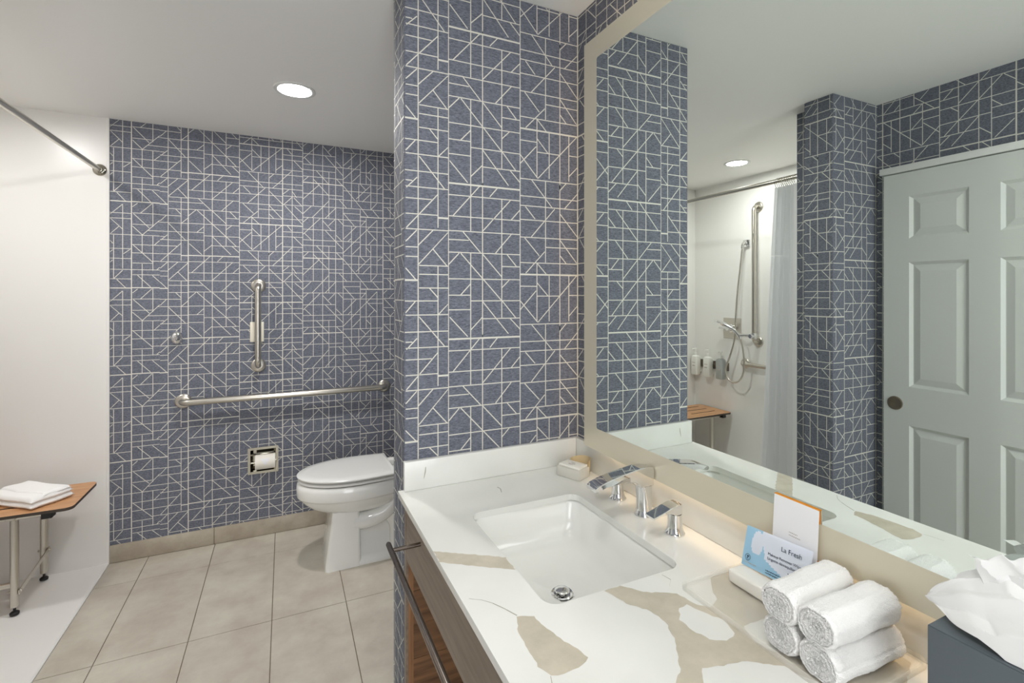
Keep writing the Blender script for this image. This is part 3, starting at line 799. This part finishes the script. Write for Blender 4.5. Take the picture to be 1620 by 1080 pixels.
# tissue box cover and tissue
TX0, TX1, TY0, TY1, TT = 0.722, 0.8305, 0.212, 0.327, 0.990
tb = empty('tissue_box', ((TX0 + TX1) / 2, (TY0 + TY1) / 2, ZC), 'dark slate tissue box cover at the right end of the counter', 'tissue box')
bm = B()
tcx, tcy = (TX0 + TX1) / 2, (TY0 + TY1) / 2
plate(bm, rect(TX0 + 0.001, TX1 - 0.001, TY0 + 0.001, TY1 - 0.001), [[(tcx + 0.030 * math.cos(2 * math.pi * k / 24), tcy + 0.040 * math.sin(2 * math.pi * k / 24)) for k in range(24)]], lambda a, b, t: (a, b, TT - t), 0.003)
obj('lid', bm, 'slate', tb, 0)
bm = B()
plate(bm, rrect(TX0, TX1, TY0, TY1, 0.002, 2), [rect(TX0 + 0.003, TX1 - 0.003, TY0 + 0.003, TY1 - 0.003)], lambda a, b, t: (a, b, TT - 0.0012 - t), TT - 0.0012 - ZC - 0.0004)
obj('cover', bm, 'slate', tb, 30)
bm = B()
def sheet(ctrl, nu=18, nv=18, crumple=0.002, ph=0.0):
    """smooth tissue sheet through a 4 x 4 net of control points (Bezier), lightly crumpled"""
    def bz(t): return ((1 - t) ** 3, 3 * t * (1 - t) ** 2, 3 * t * t * (1 - t), t ** 3)
    rows = []
    for j in range(nv + 1):
        bv = bz(j / nv); row = []
        for i in range(nu + 1):
            bu = bz(i / nu); p = Vector((0, 0, 0))
            for a_ in range(4):
                for c_ in range(4): p += Vector(ctrl[a_][c_]) * (bv[a_] * bu[c_])
            u, v = i / nu, j / nv
            k = crumple * (0.3 + v)
            def tri(q): return abs(((q / math.pi) % 2) - 1) * 2 - 1          # creased rather than wavy
            p += Vector((tri(u * 13 + v * 7 + ph), tri(u * 9 - v * 11 + ph * 2), tri(u * 17 + v * 5 + ph * 3) + 0.7 * tri(u * 6 - v * 13 + ph))) * k * 1.5
            p.x = min(p.x, XM - 0.004)
            if p.z < TT + 0.0012 and p.x > TX0 - 0.002 and p.y < TY1 + 0.002 and not (abs(p.x - tcx) < 0.024 and abs(p.y - tcy) < 0.033): p.z = TT + 0.0012
            row.append(p)
        rows.append(row)
    ring_faces(bm, rows, False, False, False)
def P4(rows): return [[(tcx + x / 1000, tcy + y / 1000, TT + z / 1000) for x, y, z in r_] for r_ in rows]
# big fold: tip over the far edge of the box, falling over the lid toward the sink side
sheet(P4([[(-8, 74, 20), (-11, 79, 16), (-14, 78, 14), (-18, 71, 11)], [(22, 44, 66), (4, 44, 60), (-26, 40, 40), (-46, 30, 10)], [(24, 4, 74), (-4, 4, 72), (-40, -2, 48), (-54, -8, 4)], [(22, -44, 56), (-6, -48, 64), (-42, -54, 42), (-56, -58, 3)]]), 44, 44, 0.0034, 0.3)
# lobe standing up beside the mirror
sheet(P4([[(6, 52, 30), (14, 60, 44), (26, 58, 50), (40, 44, 46)], [(4, 30, 56), (14, 34, 74), (28, 32, 78), (44, 24, 60)], [(6, -2, 66), (16, -4, 84), (30, -4, 86), (46, -8, 66)], [(8, -46, 52), (16, -50, 76), (30, -52, 74), (46, -50, 58)]]), 40, 40, 0.0034, 1.7)
# thin crest with a fine curled corner
sheet(P4([[(2, 18, 20), (6, 6, 20), (8, -8, 20), (10, -22, 20)], [(0, 26, 62), (6, 8, 66), (10, -10, 66), (12, -30, 62)], [(4, 34, 78), (10, 10, 84), (14, -12, 86), (16, -36, 80)], [(14, 42, 80), (20, 12, 92), (24, -14, 94), (24, -40, 88)]]), 18, 18, 0.0022, 3.0)
# the lobe nearest the camera
sheet(P4([[(20, -24, 10), (-4, -24, 10), (-24, -26, 8), (-44, -30, 3)], [(24, -44, 60), (-4, -48, 74), (-40, -50, 62), (-62, -50, 24)], [(24, -78, 62), (-6, -82, 76), (-46, -84, 62), (-70, -78, 20)], [(22, -104, 36), (-8, -112, 40), (-46, -112, 30), (-66, -104, 4)]]), 40, 40, 0.0034, 4.4)
o = obj('tissue', bm, 'tissue', None, 25)
tag(o, 'crumpled white tissue pulled up out of the slate tissue box', 'tissue')

# ------------------------------------------------------------------ grab bars
def grab_bar(p, q, n, r, stand, label, fr=0.040, only_start=False, mat_='steel'):
    p, q, n = Vector(p), Vector(q), Vector(n)
    t = empty('grab_bar', p, label, 'grab bar')
    d = (q - p).normalized(); cr = stand * 0.62
    path = [p + n * 0.004, p + n * (stand - cr)]
    path += arc_pts(p + n * (stand - cr) + d * cr, -d, n, cr, 0, math.pi / 2, 8)[1:]
    path += arc_pts(q + n * (stand - cr) - d * cr, n, d, cr, 0, math.pi / 2, 8)
    path += [q + n * 0.004]
    bm = B(); tube(bm, path, r, 20); obj('rail', bm, mat_, t, 50)
    for c in (p, q):
        bm = B(); lathe(bm, c + n * 0.0003, n, [(0, fr), (0.003, fr), (0.008, fr * 0.93), (0.011, fr * 0.75), (0.012, r + 0.0005), (0.016, r + 0.0002)], 32); obj('flange', bm, mat_, t)
    return t
grab_bar((-0.504, YB, 0.817), (0.582, YB, 0.817), (0, -1, 0), 0.0175, 0.058, 'long horizontal steel grab bar on the papered wall beside the toilet')
grab_bar((-0.137, YB, 1.455), (-0.137, YB, 0.992), (0, -1, 0), 0.0165, 0.056, 'short vertical steel grab bar above the paper holder')
grab_bar((XS, 2.545, 2.070), (XS, 2.545, 1.045), (1, 0, 0), 0.0155, 0.055, 'tall vertical steel grab bar on the shower wall beside the hose')
grab_bar((XS, 2.660, 0.868), (XS, 1.75, 0.868), (1, 0, 0), 0.0155, 0.055, 'horizontal steel grab bar on the shower wall behind the curtain')

# cream wall plate, robe hook
wp = empty('wall_plate', (-0.143, YB, 1.13), 'cream wall plate behind the short vertical grab bar', 'wall plate')
bm = B(); box(bm, -0.180, -0.108, YB - 0.012, YB - 0.0005, 1.128, 1.244, 0.003, 2); obj('cover', bm, 'cream', wp, 30)
bm = B(); box(bm, -0.160, -0.128, YB - 0.015, YB - 0.011, 1.155, 1.217, 0.001, 1); obj('insert', bm, 'cream', wp, 30)
hk = empty('robe_hook', (-0.533, YB, 1.166), 'chrome robe hook on the papered wall near the shower', 'hook')
bm = B(); vs0 = len(bm.verts); lathe(bm, (-0.533, YB - 0.0004, 1.166), (0, -1, 0), [(0, 0.029), (0.006, 0.029), (0.016, 0.025), (0.024, 0.015), (0.027, 0.0)], 28)
for v in bm.verts: v.co.z = 1.166 + (v.co.z - 1.166) * 1.28
obj('rose', bm, 'chrome', hk)
bm = B(); tube(bm, smooth_path([(-0.531, YB - 0.015, 1.163), (-0.529, YB - 0.032, 1.157), (-0.528, YB - 0.046, 1.160), (-0.527, YB - 0.052, 1.172)], 5), 0.0055, 12); lathe(bm, (-0.527, YB - 0.0525, 1.174), (0, 0, 1), [(-0.008, 0), (-0.006, 0.006), (0, 0.0085), (0.006, 0.006), (0.008, 0)], 16)
obj('hook_arm', bm, 'chrome', hk)

# recessed toilet paper holder and its roll
tp = empty('paper_holder', (-0.112, YB, 0.362), 'recessed polished steel toilet paper holder in the papered wall', 'paper holder')
bm = B(); plate(bm, rrect(-0.192, -0.032, 0.362, 0.515, 0.003, 2), [rect(-0.178, -0.046, 0.376, 0.501)], lambda a, b, t: (a, YB - 0.007 + t, b), 0.0065)
obj('frame', bm, 'polished', tp, 0)
bm = B()
x0, x1, z0, z1 = -0.1815, -0.0425, 0.3725, 0.5045
ring_faces(bm, [[(x, y, z) for x, z in rect(x0, x1, z0, z1)] for y in (YB - 0.0003, YB + 0.06)] + [[(x, YB + 0.075, z) for x, z in rect(x0 + 0.015, x1 - 0.015, z0 + 0.015, z1 - 0.015)]], True, False, True)
obj('recess', bm, 'polished', tp, 0)
bm = B(); box(bm, -0.178, -0.046, YB - 0.006, YB + 0.012, 0.468, 0.478, 0.002, 2); obj('hood_bar', bm, 'polished', tp, 30)
bm = B(); tube(bm, [(-0.179, YB - 0.012, 0.430), (-0.045, YB - 0.012, 0.430)], 0.007, 14)
for x in (-0.180, -0.046): box(bm, x, x + 0.004, YB - 0.020, YB + 0.0, 0.420, 0.440, 0.001, 1)
obj('spindle', bm, 'polished', tp, 30)
pr = empty('paper_roll', (-0.098, YB - 0.012, 0.388), 'white toilet paper roll with folded point in the steel holder', 'toilet paper')
bm = B(); lathe(bm, (-0.153, YB - 0.012, 0.430), (1, 0, 0), [(0, 0.018), (0, 0.039), (0.002, 0.041), (0.103, 0.041), (0.105, 0.039), (0.105, 0.018), (0.0, 0.018)], 40, 0, False, False); obj('roll', bm, 'roll', pr)
bm = B()
rows = []
for a in range(8):
    t = R(150 - a * 9); wdt = 0.030 * (1 - a / 7.5)
    rows.append([(-0.0995 + s_ * wdt, YB - 0.012 + 0.0418 * math.cos(t + R(20)), 0.430 + 0.0418 * math.sin(t + R(20))) for s_ in (-1, 1)])
rows = [[(x, y, z) for x, y, z in r_] for r_ in rows]
tri = []
for a in range(9):
    t = R(140 + a * 7); wdt = 0.026 * (1 - a / 8.2)
    tri.append([(-0.0995 + s_ * wdt, YB - 0.012 + 0.0422 * math.cos(t), 0.430 + 0.0422 * math.sin(t)) for s_ in (-1, 1)])
ring_faces(bm, tri, False, False, False); obj('folded_point', bm, 'paper_white', pr)

# ------------------------------------------------------------------ toilet
TYC = 2.735
to = empty('toilet', (0.45, TYC, 0), 'white porcelain toilet with closed lid behind the papered partition', 'toilet')
def egg(xf, xb, hw, z, back=0.85, n=24):
    xc = xf + (xb - xf) * 0.58
    pts = []
    for i in range(n + 1):
        t = R(90 + 180 * i / n)
        pts.append((xc + (xc - xf) * math.cos(t), TYC + hw * math.sin(t), z))
    m = 6
    for i in range(1, m + 1):          # near side back to the hinge
        k = i / m; pts.append((xc + (xb - xc) * k, TYC - hw * (1 - (1 - back) * k * k), z))
    for i in range(m, 0, -1):
        k = i / m; pts.append((xc + (xb - xc) * k, TYC + hw * (1 - (1 - back) * k * k), z))
    return pts
bm = B()
ring_faces(bm, [egg(.085, .53, .155, .400), egg(.080, .53, .165, .430), egg(.066, .535, .177, .432), egg(.058, .54, .183, .427), egg(.054, .54, .186, .405), egg(.056, .54, .185, .366), egg(.058, .54, .183, .360), egg(.066, .535, .174, .356), egg(.070, .535, .171, .350),
                egg(.085, .53, .160, .330), egg(.115, .52, .142, .303), egg(.155, .50, .122, .282), egg(.20, .48, .10, .268), egg(.24, .45, .08, .262)])
obj('bowl', bm, 'porcelain', to, 60)
bm = B()
def prr(x0, x1, hw, z, r): return [(x, y, z) for x, y in rrect(x0, x1, TYC - hw, TYC + hw, r, 5)]
ring_faces(bm, [prr(.186, .362, .128, 0.0, .018), prr(.187, .362, .127, .02, .018), prr(.200, .360, .120, .12, .017), prr(.214, .358, .113, .22, .016), prr(.222, .356, .109, .285, .016)])
obj('pedestal', bm, 'porcelain', to, 40)
bm = B()
ring_faces(bm, [prr(.20, .80, .126, 0.0, .03), prr(.20, .80, .126, .018, .03), prr(.22, .79, .105, .045, .03), prr(.26, .78, .075, .07, .03), prr(.28, .77, .066, .16, .03), prr(.30, .76, .066, .30, .03), prr(.34, .78, .085, .37, .03), prr(.40, .82, .125, .400, .03), prr(.44, .84, .15, .415, .03), prr(.46, .84, .152, .432, .03)])
obj('base', bm, 'porcelain', to, 60)
bm = B()
for s in (-1, 1):
    tube(bm, smooth_path([(.33, TYC + s * .072, .215), (.40, TYC + s * .076, .215), (.47, TYC + s * .078, .235), (.53, TYC + s * .078, .285), (.565, TYC + s * .076, .345), (.60, TYC + s * .07, .40)], 5), 0.047, 18)
    tube(bm, smooth_path([(.52, TYC + s * .05, .24), (.56, TYC + s * .06, .17), (.565, TYC + s * .065, .10), (.56, TYC + s * .065, .03)], 5), 0.050, 16)
obj('trapway', bm, 'porcelain', to, 60)
bm = B(); ring_faces(bm, [egg(.072, .53, .172, .4365, .86), egg(.062, .535, .182, .4385, .88), egg(.062, .535, .182, .4475, .88), egg(.070, .53, .175, .4505, .86)]); obj('seat', bm, 'seatplastic', to, 40)
bm = B(); ring_faces(bm, [egg(.078, .528, .168, .4585, .9), egg(.058, .533, .186, .4605, .92), egg(.056, .533, .187, .4675, .92), egg(.062, .530, .182, .4725, .92), egg(.10, .51, .15, .4765, .92), egg(.2, .45, .08, .478, .92)]); obj('lid', bm, 'seatplastic', to, 40)
for s in (-1, 1):
    bm = B(); box(bm, .530, .572, TYC + s * .075 - .022, TYC + s * .075 + .022, .432, .468, .006, 3)
    obj('hinge', bm, 'seatplastic', to, 40)
tk = B(); box(tk, .672, .872, TYC - .215, TYC + .215, .433, .77, .018, 3); tko = obj('tank', tk, 'porcelain', to, 40)
bm = B(); box(bm, .664, .876, TYC - .225, TYC + .225, .7705, .81, .01, 3); obj('tank_lid', bm, 'porcelain', tko, 40)
bm = B(); tube(bm, [(.672, TYC - .16, .715), (.655, TYC - .16, .715)], .01, 12); tube(bm, [(.657, TYC - .165, .715), (.655, TYC - .09, .708)], [.007, .005], 12); obj('flush_lever', bm, 'chrome', tko)

# ------------------------------------------------------------------ shower: rod, curtain, bench, fixtures
rod = empty('curtain_rod', (-0.864, 2.4, 2.046), 'steel shower curtain rod fixed to the back wall', 'curtain rod')
bm = B(); tube(bm, [(-0.864, YS + 0.012, 2.046), (-0.864, YB - 0.012, 2.046)], 0.0125, 18); obj('rail', bm, 'steel', rod)
for c, n in (((-0.864, YB - 0.0083, 2.046), (0, -1, 0)), ((-0.864, YS + 0.0003, 2.046), (0, 1, 0))):
    bm = B(); lathe(bm, c, n, [(0, 0.030), (0.004, 0.030), (0.009, 0.026), (0.012, 0.017), (0.022, 0.0165), (0.024, 0.013)], 28); obj('flange', bm, 'polished', rod)
cur = empty('shower_curtain', (-0.864, 1.83, 0.1), 'white shower curtain bunched at the near end of the rod', 'curtain')
def curtain(z0, z1, nz, m, name):
    bm = B(); rows = []
    for j in range(nz + 1):
        z = z0 + (z1 - z0) * j / nz; k = (2.03 - z) / 1.93
        ya, yb = 1.725 + 0.0 * k, 1.853 + 0.10 * k ** 0.9
        row = []
        for i in range(97):
            u = i / 96
            row.append((-0.864 + (0.030 + 0.012 * k) * math.sin(u * 5.5 * 2 * math.pi + 0.5 * k) + 0.006 * math.sin(u * 17 + k * 2), ya + (yb - ya) * (u + 0.02 * math.sin(u * 11 * math.pi + 0.8)), z))
        rows.append(row)
    ring_faces(bm, rows, False, False, False)
    return obj(name, bm, m, cur, 180)
curtain(0.10, 1.62, 14, 'curtain', 'fabric')
curtain(1.623, 2.005, 5, 'curtain', 'top_panel')
for i in range(11):
    y = 1.735 + i * 0.0112
    bm = B(); tube(bm, arc_pts((-0.864, y, 2.030), (1, 0, 0), (0, 0, 1), 0.030, 0, 2 * math.pi, 20), 0.0013, 6, 0, False)
    obj('curtain_ring', bm, 'polished', cur)

# fold-down bench
bn = empty('shower_bench', (-1.22, 2.95, 0), 'fold-down teak shower bench with steel legs on the white wall', 'bench')
bm = B()
sl = []
for y in (2.875, 2.960, 3.045):
    for a, b in ((-1.50, -1.245), (-1.195, -0.94)): sl.append(rrect(a, b, y - 0.006, y + 0.006, 0.005, 3))
plate(bm, rrect(-1.585, -0.852, 2.775, 3.110, 0.03, 5), sl, lambda a, b, t: (a, b, 0.460 - t), 0.013)
bm.normal_update()
for f in bm.faces:
    if abs(f.normal.z) < 0.5: f.material_index = 1
obj('seat', bm, ['orange_wood', 'edge'], bn, 0)
for x in (-1.067, -1.430):
    bm = B(); box(bm, x - 0.016, x + 0.016, 2.80, 3.176, 0.428, 0.4465, 0.002, 1); rl = obj('seat_rail', bm, 'steel', bn, 30)
    bm = B(); box(bm, x - 0.05, x + 0.05, YB - 0.016, YB - 0.0085, 0.37, 0.445, 0.002, 1); obj('wall_bracket', bm, 'steel', bn, 30)
    bm = B(); xb_ = -0.962 if x > -1.2 else -1.53; box(bm, xb_, xb_ + 0.038, 2.787, 2.830, 0.420, 0.4465, 0.002, 1); obj('bumper', bm, 'black', bn, 30)
    for y in (2.841, 3.128):
        bm = B(); tube(bm, [(x, y, 0.040), (x, y, 0.44)], 0.0150, 18); lg = obj('leg', bm, 'steel', bn)
        bm = B(); lathe(bm, (x, y, 0.0065), (0, 0, 1), [(0, 0.016), (0.008, 0.0165), (0.012, 0.012), (0.014, 0.005), (0.036, 0.005)], 20); obj('foot', bm, 'black', lg)
    bm = B()
    s = 1
    pth = [Vector((x + s * 0.018, 2.842, 0.105)), Vector((x + s * 0.018, 3.127, 0.150))]
    d = (pth[1] - pth[0]).normalized(); nrm = Vector((0, -d.z, d.y))
    ring_faces(bm, [[p + nrm * a + Vector((b, 0, 0)) for a, b in ((-0.010, -0.002), (0.010, -0.002), (0.010, 0.002), (-0.010, 0.002))] for p in (pth[0] - d * 0.012, pth[1] + d * 0.012)])
    for p in pth: lathe(bm, p + Vector((-0.040, 0, 0)), (1, 0, 0), [(0, 0.005), (0.003, 0.006), (0.004, 0.0035), (0.041, 0.0035), (0.042, 0.007), (0.047, 0.006)], 12)
    obj('brace', bm, 'steel', bn, 30)
for y, z, r_, xa, xb in ((2.841, 0.135, 0.012, -1.067, -1.43), (2.822, 0.434, 0.0115, -0.965, -1.53)):
    bm = B(); tube(bm, [(xa, y, z), (xb, y, z)], r_, 16); obj('cross_bar', bm, 'steel', bn)

# folded bath towel on the bench
o0 = Vector((-0.996, 2.792, 0.4605)); a1 = Vector((0.111, 0.135, 0)).normalized(); a2 = Vector((-a1.y, a1.x, 0))
def towel_layer(bm, w, l, z0, th, ox, oy, wav, rr=0.016):
    nu, nv = 22, 26
    top, bot = [], []
    for j in range(nv + 1):
        rt, rb = [], []
        for i in range(nu + 1):
            u, v = i / nu, j / nv
            ex = min(u * w, (1 - u) * w); ey = min(v * l, (1 - v) * l)
            e = min(ex, ey); q = 1.0 if e >= rr else math.sqrt(max(0.0, 1 - (1 - e / rr) ** 2))
            p = o0 + a1 * (ox + u * w + 0.003 * math.sin(v * 9)) + a2 * (oy + v * l + 0.003 * math.sin(u * 8))
            hgt = th * (1 + wav * math.sin(u * 2.4 + v * 2.0 + 0.3) + 0.08 * math.sin(v * 7 + u * 3))
            rt.append(p + Vector((0, 0, z0 + hgt * (0.5 + 0.5 * q)))); rb.append(p + Vector((0, 0, z0 + th * 0.5 * (1 - q))))
        top.append(rt); bot.append(rb)
    def loop(g): return g[0][:] + [r_[-1] for r_ in g[1:]] + list(reversed(g[-1][:-1])) + [r_[0] for r_ in reversed(g[1:-1])]
    ring_faces(bm, top, False, False, False); ring_faces(bm, bot, False, False, False)
    ring_faces(bm, [loop(top), loop(bot)], True, False, False)
    bmesh.ops.remove_doubles(bm, verts=bm.verts, dist=1e-6)
bt = empty('bath_towel', o0, 'folded white bath towel lying on the shower bench', 'towel')
bm = B(); towel_layer(bm, 0.172, 0.300, 0.0006, 0.022, 0.0, 0.0, 0.05); obj('lower_fold', bm, 'towel_smooth', bt, 60)
bm = B(); towel_layer(bm, 0.166, 0.292, 0.0225, 0.020, 0.003, 0.004, 0.30); obj('upper_fold', bm, 'towel_smooth', bt, 60)
bm = B(); towel_layer(bm, 0.110, 0.280, 0.0400, 0.012, 0.054, 0.008, 0.30, 0.010); obj('top_flap', bm, 'towel_smooth', bt, 60)

# hand shower, hose, holder, valve, dispensers
hs = empty('hand_shower', (XS, 2.62, 0.72), 'chrome hand shower and looped hose on the shower wall', 'shower')
bm = B(); box(bm, XS + 0.0005, XS + 0.014, 2.618, 2.676, 1.772, 1.830, 0.004, 2); tube(bm, [(XS + 0.012, 2.647, 1.80), (XS + 0.045, 2.647, 1.798), (XS + 0.052, 2.647, 1.785), (XS + 0.053, 2.648, 1.760)], 0.011, 14); obj('wall_outlet', bm, 'chrome', hs, 40)
hx = XS + 0.055
bm = B(); tube(bm, smooth_path([(hx, 2.648, 1.758), (hx + 0.002, 2.665, 1.60), (hx + 0.006, 2.688, 1.40), (hx + 0.012, 2.698, 1.20), (hx + 0.02, 2.704, 1.05), (hx + 0.03, 2.735, 0.92), (hx + 0.04, 2.765, 0.83), (hx + 0.045, 2.752, 0.755), (hx + 0.045, 2.705, 0.722), (hx + 0.045, 2.645, 0.735),
                                    (hx + 0.045, 2.602, 0.80), (hx + 0.045, 2.593, 0.90), (hx + 0.045, 2.607, 1.00), (hx + 0.043, 2.632, 1.075)], 6), 0.0068, 10); obj('hose', bm, 'steel', hs)
bm = B()
tube(bm, [(hx + 0.043, 2.628, 1.062), (hx + 0.044, 2.640, 1.090), (hx + 0.050, 2.675, 1.125), (hx + 0.058, 2.715, 1.150), (hx + 0.064, 2.745, 1.165), (hx + 0.068, 2.765, 1.172)], [0.009, 0.011, 0.012, 0.013, 0.016, 0.02], 16)
lathe(bm, (hx + 0.072, 2.790, 1.182), (0.35, 0.30, -0.9), [(-0.012, 0.012), (-0.009, 0.030), (0.0, 0.044), (0.008, 0.046), (0.012, 0.042), (0.012, 0.0)], 28, 0, True, False)
obj('handset', bm, 'chrome', hs)
bm = B(); lathe(bm, (hx - 0.001, 2.545, 1.068), (0, 0, 1), [(0, 0.020), (0.003, 0.0215), (0.04, 0.0215), (0.043, 0.020)], 20); tube(bm, [(hx, 2.55, 1.09), (hx + 0.03, 2.60, 1.092), (hx + 0.043, 2.63, 1.09)], [0.013, 0.012, 0.015], 14); lathe(bm, (hx + 0.018, 2.545, 1.09), (1, 0, 0), [(0, 0.016), (0.022, 0.017), (0.024, 0.015)], 20)
obj('slide_holder', bm, 'chrome', hs)
vl = empty('shower_valve', (XS, 2.785, 1.06), 'square steel shower valve plate with chrome knob', 'shower valve')
bm = B(); box(bm, XS + 0.0005, XS + 0.006, 2.700, 2.870, 1.050, 1.215, 0.002, 1); obj('plate', bm, 'steel', vl, 30)
bm = B(); lathe(bm, (XS + 0.006, 2.785, 1.135), (1, 0, 0), [(0, 0.032), (0.012, 0.032), (0.014, 0.024), (0.05, 0.022), (0.056, 0.018)], 28); box(bm, XS + 0.032, XS + 0.052, 2.78, 2.88, 1.127, 1.143, 0.004, 2); obj('knob', bm, 'chrome', vl, 40)
for y, m, lb in ((3.128, 'white_bottle', 'white pump bottle on the shower wall nearest the bench corner'), (2.995, 'white_bottle', 'white pump bottle on the shower wall between its two neighbours'), (2.862, 'grey_bottle', 'grey pump bottle on the shower wall nearest the valve')):
    b_ = empty('soap_dispenser', (XS + 0.04, y, 0.715), lb, 'dispenser', 'wall-mounted soap dispensers')
    yc = 0.0
    bm = B(); ring_faces(bm, [[(XS + 0.043 + a, y + c, z) for a, c in rrect(-w * 0.8, w * 0.8, -w, w, 0.012, 4)] for z, w in ((0.716, 0.030), (0.720, 0.033), (0.86, 0.033), (0.875, 0.030), (0.884, 0.016))]); obj('bottle', bm, m, b_, 40)
    bm = B(); lathe(bm, (XS + 0.043, y, 0.884), (0, 0, 1), [(0, 0.014), (0.022, 0.014), (0.024, 0.006), (0.045, 0.006), (0.046, 0.012), (0.058, 0.012), (0.06, 0.008)], 18); box(bm, XS + 0.043, XS + 0.078, y - 0.006, y + 0.006, 0.932, 0.941, 0.002, 1); obj('pump', bm, 'white_bottle', b_, 40)
    bm = B(); box(bm, XS + 0.0005, XS + 0.016, y - 0.028, y + 0.028, 0.74, 0.86, 0.002, 1); obj('bracket', bm, 'white_bottle', b_, 30); bm = B(); box(bm, XS + 0.001, XS + 0.022, y - 0.046, y - 0.035, 0.785, 0.85, 0.001, 1); obj('dark_slit', bm, 'bronze', b_, 30)  # small dark box drawn for the slit beside each bottle
    bm = B(); box(bm, XS + 0.0695, XS + 0.0702, y - 0.018, y + 0.016, 0.818, 0.823); obj('printed_label', bm, 'ink_grey', b_, 0); bm = B(); box(bm, XS + 0.0695, XS + 0.0702, y - 0.015, y + 0.012, 0.79, 0.798); obj('printed_label', bm, 'ink_grey', b_, 0)
